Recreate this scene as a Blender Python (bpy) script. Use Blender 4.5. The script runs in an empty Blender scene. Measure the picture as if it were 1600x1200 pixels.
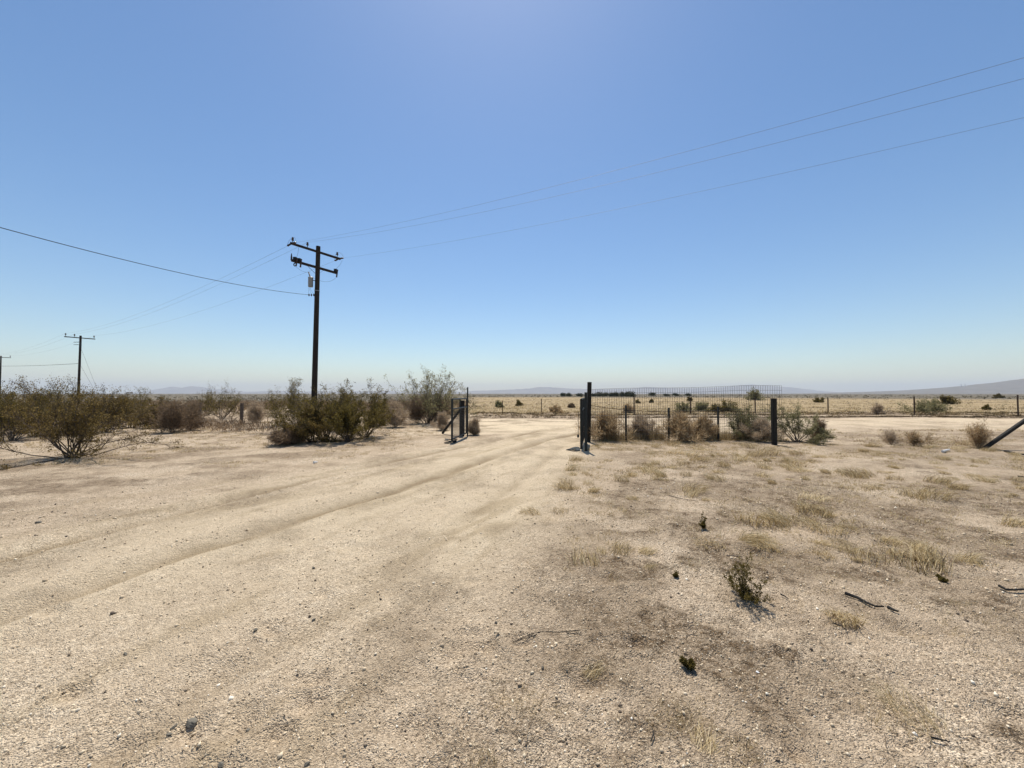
import bpy, math, random
import numpy as np
from mathutils import Vector, Matrix

# ------------------------------------------------------------------ camera, sky, sun, exposure
SC = bpy.context.scene
COL = SC.collection
R = math.radians
CAM_H = 1.55
F = 601.0                       # focal length in pixels of the 1600 px wide photograph
HZ = 615.0                      # row of the horizon
PITCH = math.atan((HZ - 600) / F)

cam = bpy.data.cameras.new('camera')
cam.sensor_width = 36.0
cam.lens = 36.0 * F / 1600.0
cam.clip_start = 0.05
cam.clip_end = 60000
camo = bpy.data.objects.new('camera', cam)
COL.objects.link(camo)
camo.location = (0, 0, CAM_H)
camo.rotation_euler = (R(90) + PITCH, 0, 0)
SC.camera = camo

SUN_ELEV, SUN_AZ = R(63), R(-3)          # azimuth from +Y towards +X
world = bpy.data.worlds.new("World")
SC.world = world
world.use_nodes = True
wn = world.node_tree
bg = wn.nodes['Background']
sky = wn.nodes.new('ShaderNodeTexSky')
sky.sky_type = 'NISHITA'
sky.sun_disc = False
sky.sun_elevation = SUN_ELEV
sky.sun_rotation = SUN_AZ
sky.altitude = 800
sky.air_density = 1.25
sky.dust_density = 0.6
sky.ozone_density = 2.4
hs = wn.nodes.new('ShaderNodeHueSaturation'); hs.inputs['Saturation'].default_value = 1.14
wn.links.new(sky.outputs[0], hs.inputs['Color']); tn = wn.nodes.new('ShaderNodeMix'); tn.data_type = 'RGBA'; tn.blend_type = 'MULTIPLY'; tn.inputs[0].default_value = 1.0; tn.inputs[7].default_value = (.97, .985, 1.0, 1)
wn.links.new(hs.outputs[0], tn.inputs[6]); wn.links.new(tn.outputs[2], bg.inputs[0])
bg.inputs[1].default_value = 0.103

sun = bpy.data.lights.new('sun', 'SUN')
sun.energy = 5.0
sun.angle = R(0.53)
sun.color = (1.0, 0.94, 0.85)
suno = bpy.data.objects.new('sun', sun)
COL.objects.link(suno)
sd = Vector((math.sin(SUN_AZ) * math.cos(SUN_ELEV), math.cos(SUN_AZ) * math.cos(SUN_ELEV), math.sin(SUN_ELEV)))
suno.rotation_euler = sd.to_track_quat('Z', 'Y').to_euler()
suno.location = (0, 0, 60)

SC.view_settings.view_transform = 'Standard'
SC.view_settings.look = 'None'
SC.view_settings.exposure = 0.27
SC.view_settings.gamma = 1.0
SC.view_settings.use_curve_mapping = False
SC.cycles.use_denoising = True
SC.cycles.max_bounces = 6
SC.cycles.diffuse_bounces = 3
SC.cycles.transparent_max_bounces = 8
SC.cycles.volume_bounces = 0
SC.cycles.caustics_reflective = False
SC.cycles.caustics_refractive = False

# ------------------------------------------------------------------ helpers
def ray(px, py):
    u = (px - 800) / F; v = (600 - py) / F
    return np.array([u, math.cos(PITCH) - v * math.sin(PITCH), math.sin(PITCH) + v * math.cos(PITCH)])

def at(px, py, Y):
    d = ray(px, py); t = Y / d[1]
    return Vector((d[0] * t, Y, CAM_H + d[2] * t))

def gnd(px, py, z=0.0):
    d = ray(px, py); t = (z - CAM_H) / d[2]
    return Vector((d[0] * t, d[1] * t, z))

def tag(o, label=None, cat=None, group=None, kind=None):
    if label: o['label'] = label
    if cat: o['category'] = cat
    if group: o['group'] = group
    if kind: o['kind'] = kind
    return o

def empty(name, loc, rz=0):
    o = bpy.data.objects.new(name, None)
    COL.objects.link(o)
    o.empty_display_size = 0.2
    o.location = loc
    o.rotation_euler = (0, 0, rz)
    return o

def link_mesh(name, me, parent=None):
    o = bpy.data.objects.new(name, me)
    COL.objects.link(o)
    if parent is not None: o.parent = parent
    return o

def np_mesh(name, verts, faces, mat, smooth=False, shade=None):
    """faces: array (n,k) with k = 3 or 4"""
    verts = np.asarray(verts, np.float32); faces = np.asarray(faces, np.int32)
    me = bpy.data.meshes.new(name)
    n, k = faces.shape
    me.vertices.add(len(verts)); me.vertices.foreach_set('co', verts.ravel())
    me.loops.add(n * k); me.loops.foreach_set('vertex_index', faces.ravel())
    me.polygons.add(n)
    me.polygons.foreach_set('loop_start', np.arange(0, n * k, k, dtype=np.int32))
    me.polygons.foreach_set('loop_total', np.full(n, k, np.int32))
    if smooth: me.polygons.foreach_set('use_smooth', np.ones(n, bool))
    me.update(calc_edges=True)
    if shade is not None:
        a = me.attributes.new('shade', 'FLOAT', 'POINT')
        a.data.foreach_set('value', np.asarray(shade, np.float32))
    if mat: me.materials.append(mat)
    return me

class MB:
    """collects boxes, tubes, lathes in one mesh"""
    def __init__(s): s.v = []; s.f = []
    def add(s, vs, fs):
        b = len(s.v); s.v += [tuple(v) for v in vs]; s.f += [tuple(i + b for i in f) for f in fs]; return s
    def bar(s, a, b, w, h=None, up=(0, 0, 1), bev=0.0):
        """box from a to b, w wide, h high"""
        h = w if h is None else h
        a, b = Vector(a), Vector(b); d = (b - a).normalized(); upv = Vector(up)
        if abs(d.dot(upv)) > .98: upv = Vector((0, 1, 0)) if abs(d.y) < .9 else Vector((1, 0, 0))
        sx = d.cross(upv).normalized(); sy = sx.cross(d).normalized()
        c = min(w, h) * (.14 if bev == 0 else bev)
        prof = [(-w/2, -h/2+c), (-w/2+c, -h/2), (w/2-c, -h/2), (w/2, -h/2+c), (w/2, h/2-c), (w/2-c, h/2), (-w/2+c, h/2), (-w/2, h/2-c)]
        vs = [p + sx*x + sy*y for p in (a, b) for x, y in prof]
        fs = [(i, (i+1) % 8, 8+(i+1) % 8, 8+i) for i in range(8)] + [tuple(reversed(range(8))), tuple(range(8, 16))]
        return s.add(vs, fs)
    def tube(s, pts, rs, n=8, caps=True):
        pts = [Vector(p) for p in pts]
        if not hasattr(rs, '__len__'): rs = [rs] * len(pts)
        vs = []; fs = []; prev = None
        for i, p in enumerate(pts):
            d = (pts[min(i+1, len(pts)-1)] - pts[max(i-1, 0)]).normalized()
            if prev is None:
                ref = Vector((0, 0, 1)) if abs(d.z) < .9 else Vector((1, 0, 0))
                sx = d.cross(ref).normalized()
            else:
                sx = (prev - d * prev.dot(d)).normalized()
            prev = sx; sy = d.cross(sx)
            for k in range(n):
                a = 2*math.pi*k/n
                vs.append(p + (sx*math.cos(a) + sy*math.sin(a)) * rs[i])
        for i in range(len(pts)-1):
            for k in range(n):
                fs.append((i*n+k, i*n+(k+1) % n, (i+1)*n+(k+1) % n, (i+1)*n+k))
        if caps: fs += [tuple(reversed(range(n))), tuple(range((len(pts)-1)*n, len(pts)*n))]
        return s.add(vs, fs)
    def torus(s, c, R1, r, axis=(0, 0, 1), n=24, m=8, sx=1, sy=1):
        q = Vector((0, 0, 1)).rotation_difference(Vector(axis))
        vs = []; fs = []
        for i in range(n):
            a = 2*math.pi*i/n
            for j in range(m):
                b = 2*math.pi*j/m
                rr = R1 + r*math.cos(b)
                vs.append(Vector(c) + q @ Vector((rr*math.cos(a)*sx, rr*math.sin(a)*sy, r*math.sin(b))))
        for i in range(n):
            for j in range(m):
                fs.append((i*m+j, ((i+1) % n)*m+j, ((i+1) % n)*m+(j+1) % m, i*m+(j+1) % m))
        return s.add(vs, fs)
    def build(s, name, mat, parent=None, smooth=False):
        me = bpy.data.meshes.new(name)
        me.from_pydata(s.v, [], s.f); me.update()
        me.materials.append(mat)
        if smooth:
            me.polygons.foreach_set('use_smooth', np.ones(len(me.polygons), bool))
            try: me.set_sharp_from_angle(angle=R(40))
            except Exception: pass
        return link_mesh(name, me, parent)

def copy_tree(o, parent=None):
    c = o.copy(); COL.objects.link(c)
    if parent is not None: c.parent = parent
    for ch in [x for x in bpy.data.objects if x.parent == o]:
        copy_tree(ch, c)
    return c

# ------------------------------------------------------------------ noise in numpy
_rng = np.random.default_rng(7)
_T = _rng.random((256, 256)).astype(np.float64)
def vnoise(x, y):
    xi = np.floor(x).astype(np.int64); yi = np.floor(y).astype(np.int64)
    fx = x - xi; fy = y - yi
    fx = fx*fx*fx*(fx*(fx*6-15)+10); fy = fy*fy*fy*(fy*(fy*6-15)+10)
    a = _T[xi & 255, yi & 255]; b = _T[(xi+1) & 255, yi & 255]
    c = _T[xi & 255, (yi+1) & 255]; d = _T[(xi+1) & 255, (yi+1) & 255]
    return (a*(1-fx)+b*fx)*(1-fy) + (c*(1-fx)+d*fx)*fy
def nz(x, y, s, seed=0):
    """-1..1 value noise with wavelength s"""
    a = 0.6 + seed*1.37; c, n = math.cos(a), math.sin(a)
    return 2*vnoise((x*c - y*n)/s + seed*17.3, (x*n + y*c)/s + seed*9.1) - 1
def fbm(x, y, s, octs=4, seed=0, gain=.5):
    t = 0; a = 1; tot = 0
    for k in range(octs):
        t = t + a*nz(x, y, s, seed+k); tot += a; a *= gain; s *= .47
    return t/tot
def sstep(a, b, x):
    t = np.clip((x-a)/(b-a), 0, 1); return t*t*(3-2*t)

# ------------------------------------------------------------------ materials
def new_mat(name):
    m = bpy.data.materials.new(name); m.use_nodes = True
    return m, m.node_tree.nodes, m.node_tree.links
def ramp(nodes, stops, interp='LINEAR'):
    r = nodes.new('ShaderNodeValToRGB'); r.color_ramp.interpolation = interp
    els = r.color_ramp.elements
    while len(els) > 1: els.remove(els[-1])
    els[0].position = stops[0][0]; els[0].color = (*stops[0][1], 1)
    for p, c in stops[1:]:
        e = els.new(p); e.color = (*c, 1)
    return r
def surf_mat(name, c1, c2, scale=20, rough=.8, metal=0.0, bump=.3, stretch=(1, 1, 1), dist=.01):
    m, n, l = new_mat(name); b = n['Principled BSDF']
    tc = n.new('ShaderNodeTexCoord'); mp = n.new('ShaderNodeMapping'); mp.inputs['Scale'].default_value = stretch
    no = n.new('ShaderNodeTexNoise'); no.inputs['Scale'].default_value = scale; no.inputs['Detail'].default_value = 6; no.inputs['Roughness'].default_value = .65
    rp = ramp(n, [(.3, c1), (.7, c2)])
    bp = n.new('ShaderNodeBump'); bp.inputs['Strength'].default_value = bump; bp.inputs['Distance'].default_value = dist
    l.new(tc.outputs['Object'], mp.inputs[0]); l.new(mp.outputs[0], no.inputs['Vector']); l.new(no.outputs[0], rp.inputs[0])
    l.new(rp.outputs[0], b.inputs['Base Color']); l.new(no.outputs[0], bp.inputs['Height']); l.new(bp.outputs[0], b.inputs['Normal'])
    b.inputs['Roughness'].default_value = rough; b.inputs['Metallic'].default_value = metal
    b.inputs['Specular IOR Level'].default_value = .3
    return m
def shade_mat(name, stops, transl=0.0, rough=.85):
    """colour from the per-element 'shade' attribute, with some light passing through thin leaves"""
    m, n, l = new_mat(name); b = n['Principled BSDF']; out = n['Material Output']
    at_ = n.new('ShaderNodeAttribute'); at_.attribute_name = 'shade'
    rp = ramp(n, stops)
    l.new(at_.outputs['Fac'], rp.inputs[0]); l.new(rp.outputs[0], b.inputs['Base Color'])
    b.inputs['Roughness'].default_value = rough; b.inputs['Specular IOR Level'].default_value = .15
    if transl > 0:
        tr = n.new('ShaderNodeBsdfTranslucent'); mx = n.new('ShaderNodeMixShader'); mx.inputs[0].default_value = transl
        l.new(rp.outputs[0], tr.inputs[0]); l.new(b.outputs[0], mx.inputs[1]); l.new(tr.outputs[0], mx.inputs[2]); l.new(mx.outputs[0], out.inputs[0])
    return m

M = {}
M['pole_wood'] = surf_mat('creosoted_wood', (.010, .008, .006), (.034, .025, .019), 14, .85, 0, .5, (1, 1, .12))
M['post_wood'] = surf_mat('dark_post_wood', (.007, .007, .006), (.030, .026, .021), 22, .85, 0, .5, (1, 1, .15))
M['old_wood'] = surf_mat('weathered_wood', (.07, .052, .038), (.18, .14, .105), 22, .9, 0, .6, (1, 1, .15))
M['dark_metal'] = surf_mat('dark_painted_pipe', (.010, .014, .015), (.032, .038, .039), 30, .5, .4, .15)
M['rust'] = surf_mat('rusty_steel', (.035, .022, .016), (.085, .05, .032), 40, .75, .3, .3)
M['wire'] = surf_mat('weathered_wire', (.03, .028, .026), (.07, .065, .06), 40, .55, .6, .1)
M['cable'] = surf_mat('black_cable', (.02, .02, .02), (.035, .035, .035), 20, .6, 0, 0)
M['line_wire'] = surf_mat('aluminium_line_wire', (.10, .11, .12), (.16, .17, .18), 20, .6, .3, 0)
M['grey_metal'] = surf_mat('grey_transformer_paint', (.16, .18, .20), (.27, .29, .31), 18, .5, .2, .1)
M['ceramic'] = surf_mat('brown_porcelain', (.03, .018, .014), (.05, .03, .022), 10, .3, 0, 0)
M['rubber'] = surf_mat('sun_faded_rubber', (.022, .026, .027), (.055, .062, .062), 25, .9, 0, .3)
M['white'] = surf_mat('dirty_white', (.55, .54, .50), (.78, .77, .74), 12, .7, 0, .2)
M['stem'] = shade_mat('bush_stem', [(0, (.045, .034, .026)), (1, (.13, .10, .075))])
M['pale_stem'] = shade_mat('dry_stem', [(0, (.14, .09, .055)), (1, (.38, .28, .18))])
M['creosote'] = shade_mat('creosote_leaf', [(0, (.072, .057, .013)), (.6, (.135, .102, .026)), (1, (.23, .18, .06))], .5)
M['creosote_brown'] = shade_mat('dry_creosote_leaf', [(0, (.085, .060, .016)), (.6, (.155, .108, .034)), (1, (.26, .19, .075))], .5)
M['greygreen'] = shade_mat('grey_green_leaf', [(0, (.14, .13, .055)), (1, (.33, .30, .16))], .5)
M['tree_leaf'] = shade_mat('dark_tree_leaf', [(0, (.03, .038, .018)), (1, (.075, .082, .04))], .2)
M['tumble'] = shade_mat('brown_dry_brush', [(0, (.17, .11, .055)), (.5, (.44, .31, .165)), (1, (.68, .53, .33))], .4)
M['tumble_dark'] = shade_mat('dark_dry_brush', [(0, (.13, .09, .055)), (1, (.32, .23, .145))], .3)
M['pale_brush'] = shade_mat('pale_dry_brush', [(0, (.28, .21, .14)), (1, (.58, .46, .32))], .35)
M['straw'] = shade_mat('dry_grass', [(0, (.07, .05, .028)), (.12, (.24, .165, .075)), (.5, (.50, .38, .19)), (1, (.76, .63, .40))], .3)
M['litter'] = shade_mat('plant_litter', [(0, (.06, .042, .028)), (.45, (.19, .135, .08)), (.8, (.42, .33, .21)), (1, (.62, .54, .40))], .1)
M['grit'] = shade_mat('granite_grit', [(0, (.09, .07, .055)), (.12, (.26, .20, .14)), (.5, (.58, .46, .31)), (.85, (.74, .62, .44)), (1, (.88, .82, .70))])
M['rock'] = surf_mat('grey_rock', (.10, .088, .068), (.21, .185, .14), 30, .8, 0, .5)
M['scrub'] = shade_mat('far_scrub', [(0, (.045, .040, .020)), (.6, (.10, .085, .045)), (1, (.20, .16, .09))], .1)

def ground_mat():
    m, n, l = new_mat('desert_sand'); b = n['Principled BSDF']
    geo = n.new('ShaderNodeNewGeometry')
    def noise(scale, detail=6, rough=.6):
        x = n.new('ShaderNodeTexNoise'); x.inputs['Scale'].default_value = scale; x.inputs['Detail'].default_value = detail; x.inputs['Roughness'].default_value = rough
        l.new(geo.outputs['Position'], x.inputs['Vector']); return x
    def mix(fac, a, c, t='MIX'):
        x = n.new('ShaderNodeMix'); x.data_type = 'RGBA'; x.blend_type = t
        for s, v in ((0, fac), (6, a), (7, c)):
            if isinstance(v, (tuple, float, int)):
                x.inputs[s].default_value = (*v, 1) if isinstance(v, tuple) else v
            else: l.new(v, x.inputs[s])
        return x.outputs[2]
    def attr(name):
        a = n.new('ShaderNodeAttribute'); a.attribute_name = name; return a.outputs['Fac']
    def math_(op, a, c, clamp=False):
        x = n.new('ShaderNodeMath'); x.operation = op; x.use_clamp = clamp
        for s, v in ((0, a), (1, c)):
            if isinstance(v, (float, int)): x.inputs[s].default_value = v
            else: l.new(v, x.inputs[s])
        return x.outputs[0]
    n5 = noise(28, 4, .75)
    n1 = noise(.9, 8, .62); n2 = noise(9, 8, .7); n3 = noise(60, 5, .7)
    base = ramp(n, [(.34, (.40, .305, .205)), (.50, (.59, .465, .325)), (.66, (.71, .59, .435))])
    mixn = math_('ADD', math_('MULTIPLY', n1.outputs[0], .5), math_('MULTIPLY', n2.outputs[0], .5))
    l.new(mixn, base.inputs[0])
    col = base.outputs[0]
    # packed pale track
    col = mix(math_('MULTIPLY', attr('track'), .75), col, (.76, .625, .425))
    col = mix(math_('MULTIPLY', attr('streak'), .75), col, (.42, .32, .195))
    col = mix(math_('MULTIPLY', attr('rut'), .8), col, (.31, .23, .135))  # rut shade painted as darker soil, the relief alone shades little
    # brown crust and crumbled plant matter; dark tones also stand in for relief shadows
    lr = ramp(n, [(.43, (0, 0, 0)), (.55, (1, 1, 1))]); l.new(math_('ADD', math_('MULTIPLY', n2.outputs[0], .55), math_('MULTIPLY', n3.outputs[0], .45)), lr.inputs[0])
    lf = math_('MULTIPLY', attr('litter'), math_('ADD', math_('MULTIPLY', lr.outputs[0], .8), .2), True)
    lc = ramp(n, [(.38, (.062, .042, .024)), (.62, (.24, .165, .095))]); l.new(n3.outputs[0], lc.inputs[0])
    col = mix(lf, col, lc.outputs[0])
    # dry golden field, dark far plain
    fr = ramp(n, [(.35, (.23, .17, .095)), (.5, (.37, .28, .16)), (.68, (.50, .39, .235))]); l.new(mixn, fr.inputs[0])
    col = mix(attr('field'), col, fr.outputs[0])
    n4 = noise(.05, 8, .7)
    pr = ramp(n, [(.35, (.085, .075, .055)), (.65, (.22, .185, .13))]); l.new(n4.outputs[0], pr.inputs[0])
    col = mix(attr('plain'), col, pr.outputs[0])
    # grains
    vo = n.new('ShaderNodeTexVoronoi'); vo.inputs['Scale'].default_value = 150
    vo.inputs['Randomness'].default_value = 1
    l.new(geo.outputs['Position'], vo.inputs['Vector'])
    sep = n.new('ShaderNodeSeparateColor'); l.new(vo.outputs['Color'], sep.inputs[0])
    gr = ramp(n, [(0, (.22, .20, .18)), (.12, (.55, .52, .49)), (.35, (.86, .86, .86)), (.8, (1.12, 1.12, 1.12)), (1, (1.5, 1.5, 1.48))])
    l.new(sep.outputs[0], gr.inputs[0])
    gf = ramp(n, [(.36, (.35, .35, .35)), (.62, (.95, .95, .95))]); l.new(n1.outputs[0], gf.inputs[0])
    gfac = math_('MULTIPLY', gf.outputs[0], math_('SUBTRACT', 1.0, math_('MULTIPLY', attr('track'), .65)))
    col = mix(gfac, col, gr.outputs[0], 'MULTIPLY')
    vb = n.new('ShaderNodeTexVoronoi'); vb.inputs['Scale'].default_value = 75; l.new(geo.outputs['Position'], vb.inputs['Vector'])
    sp2 = n.new('ShaderNodeSeparateColor'); l.new(vb.outputs['Color'], sp2.inputs[0])
    g2 = ramp(n, [(0, (.30, .27, .24)), (.10, (.80, .79, .78)), (.8, (1.05, 1.05, 1.05)), (1, (1.35, 1.35, 1.35))]); l.new(sp2.outputs[0], g2.inputs[0])
    col = mix(gfac, col, g2.outputs[0], 'MULTIPLY')
    l.new(col, b.inputs['Base Color'])
    b.inputs['Roughness'].default_value = .95
    b.inputs['Specular IOR Level'].default_value = .12
    n5r = ramp(n, [(.32, (.55, .53, .50)), (.46, (.97, .97, .97)), (.60, (1.05, 1.05, 1.05)), (.72, (1.2, 1.2, 1.2))]); l.new(n5.outputs[0], n5r.inputs[0])
    col = mix(gfac, col, n5r.outputs[0], 'MULTIPLY'); l.new(col, b.inputs['Base Color'])
    # relief
    h = math_('ADD', math_('MULTIPLY', n2.outputs[0], .9), math_('MULTIPLY', n3.outputs[0], .35))
    h = math_('ADD', h, math_('MULTIPLY', vo.outputs['Distance'], -.32))
    h = math_('ADD', h, math_('MULTIPLY', vb.outputs['Distance'], -.28))
    bp = n.new('ShaderNodeBump'); bp.inputs['Strength'].default_value = 1.0; bp.inputs['Distance'].default_value = .032
    l.new(h, bp.inputs['Height']); l.new(bp.outputs[0], b.inputs['Normal'])
    return m
M['ground'] = ground_mat()

# ------------------------------------------------------------------ the ground
RUT_A = np.array([(-5.4, 1.5), (-5.15, 2.6), (-4.86, 3.65), (-4.53, 4.65), (-3.9, 6.33), (-2.9, 8.7), (-.83, 12.4), (1.0, 16.0), (4.5, 19.5), (12, 21.5)])
RUT_B = np.array([(-4.3, .8), (-3.7, 2.4), (-3.23, 3.88), (-2.9, 4.37), (-2.5, 5.3), (-1.9, 6.2), (-.47, 9.5), (1.1, 13.0), (3.6, 16.5), (12, 18.5)])
RUT_C = np.array([(-2.0, .8), (-1.6, 2.14), (-1.12, 3.0), (-.72, 4.33), (-.2, 6.0), (.75, 9.0), (1.7, 12.2), (4.0, 15.2), (12, 17)])
RUT_D = np.array([(12, 17), (30, 17.5), (60, 18)]); RUT_E = np.array([(12, 20.5), (30, 21), (60, 21.5)])
RIGHT_EDGE = np.array([(.0, -.45), (1.5, -.38), (2.0, -.30), (4.0, .0), (6.3, .45), (9.0, 1.15), (10.7, 1.75), (12.5, 2.5), (13.5, 3.0), (14.2, 60)])

def poly_dist(x, y, P):
    """signed side distance to polyline, and length along it"""
    best = np.full(x.shape, 1e9); sgn = np.zeros(x.shape); al = np.zeros(x.shape); acc = 0
    for a, b in zip(P[:-1], P[1:]):
        d = b - a; L = math.hypot(*d)
        t = np.clip(((x-a[0])*d[0] + (y-a[1])*d[1])/L**2, 0, 1)
        dx = x-(a[0]+t*d[0]); dy = y-(a[1]+t*d[1]); dd = np.hypot(dx, dy)
        k = dd < best
        best = np.where(k, dd, best); sgn = np.where(k, np.sign(dx*d[1]-dy*d[0]), sgn); al = np.where(k, acc+t*L, al)
        acc += L
    return best, sgn, al

PITS = [(gnd(738, 1000), .12, .04), (gnd(760, 1015), .08, .025), (gnd(955, 1005), .10, .02), (gnd(870, 800), .35, .03), (gnd(1010, 965), .06, .03),
        (gnd(690, 700), .3, .03), (gnd(650, 1140), .12, .02), (gnd(330, 1050), .2, .015), (gnd(1250, 800), .3, .03), (gnd(1180, 870), .2, .02),
        (gnd(420, 905), .15, .015), (gnd(560, 860), .2, .015), (gnd(60, 790), .4, .03), (gnd(1390, 850), .12, .03), (gnd(620, 920), .1, .015)]

_pr = np.random.default_rng(99)
for _ in range(46):
    _q = gnd(_pr.uniform(20, 1590), 700+_pr.random()**.8*480)
    PITS.append((_q, _pr.uniform(.05, .14)*(.7+_q.y*.12), _pr.uniform(.012, .034)))

def masks(x, y):
    dA, sA, aA = poly_dist(x, y, RUT_A); dB, sB, aB = poly_dist(x, y, RUT_B); dC, sC, aC = poly_dist(x, y, RUT_C)
    r = np.hypot(x, y)
    edge = np.interp(y, RIGHT_EDGE[:, 0], RIGHT_EDGE[:, 1]) + .35*fbm(x, y, 1.6, 4, 3)*np.clip(y*.12+.35, 0, 1.2)
    right = sstep(-.3, 1.0+.05*r, x-edge) * (y < 14.5)
    streak = fbm(dB*sB, aB*.10, .55, 4, 11)
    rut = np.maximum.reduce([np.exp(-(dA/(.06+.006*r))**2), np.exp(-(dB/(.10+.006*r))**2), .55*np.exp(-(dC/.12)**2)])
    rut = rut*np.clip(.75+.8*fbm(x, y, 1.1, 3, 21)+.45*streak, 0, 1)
    onroad = sstep(14.5, 15.5, y-1.8*sstep(8, 11, x))*(1-sstep(23, 24.5, y))*sstep(-6, -1.5, x-(y-15)*.1)
    tr = (1-right)*np.exp(-((np.minimum(dB, dC)/1.7)**2)) * sstep(1.0, 5.0, r)*.9
    tr = np.maximum(tr, np.exp(-(dA/.7)**2)*.6*sstep(3, 6, r)*(1-right))
    tr = np.clip(tr*(.8+.45*streak), 0, 1); tr = np.maximum(tr, onroad*np.clip(.75-.4*sstep(4, 10, x)+.6*fbm(x*.15, y, .9, 3, 6), 0, 1))
    # litter, doubling as painted relief shade: patches on the right-hand ground, little on the left, thin under the bushes
    pat = sstep(-.22, .22, fbm(x, y*1.25, 1.05, 5, 31, .62))
    pat2 = sstep(-.10, .22, fbm(x, y, .34, 4, 36, .6))
    litter = right*np.clip(pat*.60+pat2*.62*(.15+.85*pat)+.05, 0, 1)*(1-.3*sstep(6, 10, y))
    left = sstep(1.0, 3.0, -(dA*sA))*(y > 2)
    litter = np.maximum(litter, left*.85*sstep(-.05, .30, fbm(x, y*1.6, 1.3, 5, 41, .65)))
    litter = np.maximum(litter, .62*sstep(-.05, .45, fbm(x, y, .8, 5, 51, .6))*(1-.5*tr))
    back = sstep(23.5, 25, y)*(1-sstep(29, 32, y))
    litter = np.maximum(litter, back*sstep(-.3, .3, fbm(x*.4, y, 1.0, 4, 61)))
    fedge = 27 + 2*fbm(x, y, 8, 3, 71)
    field = sstep(0, 4, y-fedge)*sstep(-7, -2, x+.10*y)
    litter = np.maximum(litter, (y > 17)*(x < -2)*.55*sstep(-.3, .3, fbm(x, y, 2.5, 4, 81)))
    field = np.maximum(field, .7*sstep(22, 40, y)*(x <= -2)*sstep(-.5, .3, fbm(x, y, 9, 3, 77)))
    plain = np.maximum(sstep(150, 260, y+12*fbm(x, y, 60, 3, 91)), sstep(45, 90, y)*sstep(-.03, .06, -(x+.10*y)/np.maximum(r, 1)))
    plain = np.maximum(plain, sstep(120, 200, r))
    litter = np.maximum(litter, .8*sstep(9, 11, x)*sstep(9, 11, y)*(1-sstep(15.5, 17.5, y))*sstep(-.25, .2, fbm(x*.6, y, 1.2, 4, 68)))
    litter = litter*(1-field)
    litter = np.maximum(litter, sstep(-4, -1.5, x)*(np.exp(-((y-25.15)/.28)**2)+np.exp(-((y-28.5)/.45)**2))*np.clip(.75+.7*fbm(x, y, 2.5, 2, 66), 0, 1))  # darker lines along the windrow fronts
    streak = .6*streak+.4*fbm(dB*sB, aB*.3, .16, 3, 12)
    return rut, tr, litter, field, plain, streak, right, dA, dB, dC, sB

def height(x, y, full=False):
    x = np.asarray(x, float); y = np.asarray(y, float)
    mk = masks(x, y)
    rut, tr, litter, field, plain, streak, right, dA, dB, dC, sB = mk
    r = np.hypot(x, y); far = 1-sstep(60, 120, r)
    z = .05*fbm(x, y, 7, 2, 2)*far + .022*fbm(x, y, 1.4, 3, 5)*(1-.6*tr)*far
    fine = 1-sstep(7, 16, r)
    z += (.0075*fbm(x, y, .34, 3, 8)*(1-.5*tr) + .0035*nz(x, y, .09, 14) + .0018*nz(x, y, .04, 15)*(1-sstep(3, 6, r)))*fine
    z += .012*streak*np.clip(1.3-np.minimum(dB, dA)/2.2, 0, 1)*(1-right)*far
    for d, dep in ((dA, .075), (dB, .09), (dC, .04)):
        wob = .7+.5*fbm(x, y, 2.2, 2, 33)
        z += (-dep*np.exp(-(d/.15)**2) + .5*dep*np.exp(-((d-.34)/.13)**2))*wob*(y < 20)
    for D in (RUT_D, RUT_E):
        d = np.abs(y-np.interp(x, D[:, 0], D[:, 1])); z -= .04*np.exp(-(d/.25)**2)*(x > 5)
    z += (.030*litter+.010*right)*np.abs(fbm(x, y, .20, 3, 44))*fine + .018*right*fbm(x, y, .6, 2, 46)*far
    wobn = nz(x, y, .12, 61)
    for p, rad, dep in PITS:
        q = np.hypot(x-p.x, (y-p.y)*1.15)/(rad*(1+.35*wobn))
        z += dep*(-np.exp(-q*q*1.5) + .45*np.exp(-((q-1.35)/.35)**2))
    # low windrows along the far side of the road
    w1 = 25.3+.5*fbm(x, y*0, 6, 2, 101); w2 = 28.6+.5*fbm(x, y*0, 9, 2, 111)
    on = sstep(-4, -1.5, x)
    rough = (.6+.6*fbm(x, y, .9, 3, 121))
    f1 = np.where(y < w1, sstep(-.22, 0, y-w1), 1-sstep(0, 1.5, y-w1))
    f2 = np.where(y < w2, sstep(-.3, 0, y-w2), 1-sstep(0, 1.6, y-w2))
    z += on*(.16*f1*rough*(x < 60) + .2*f2*rough)
    return z

def H(x, y): return float(height(np.array([x]), np.array([y]))[0])

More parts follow.
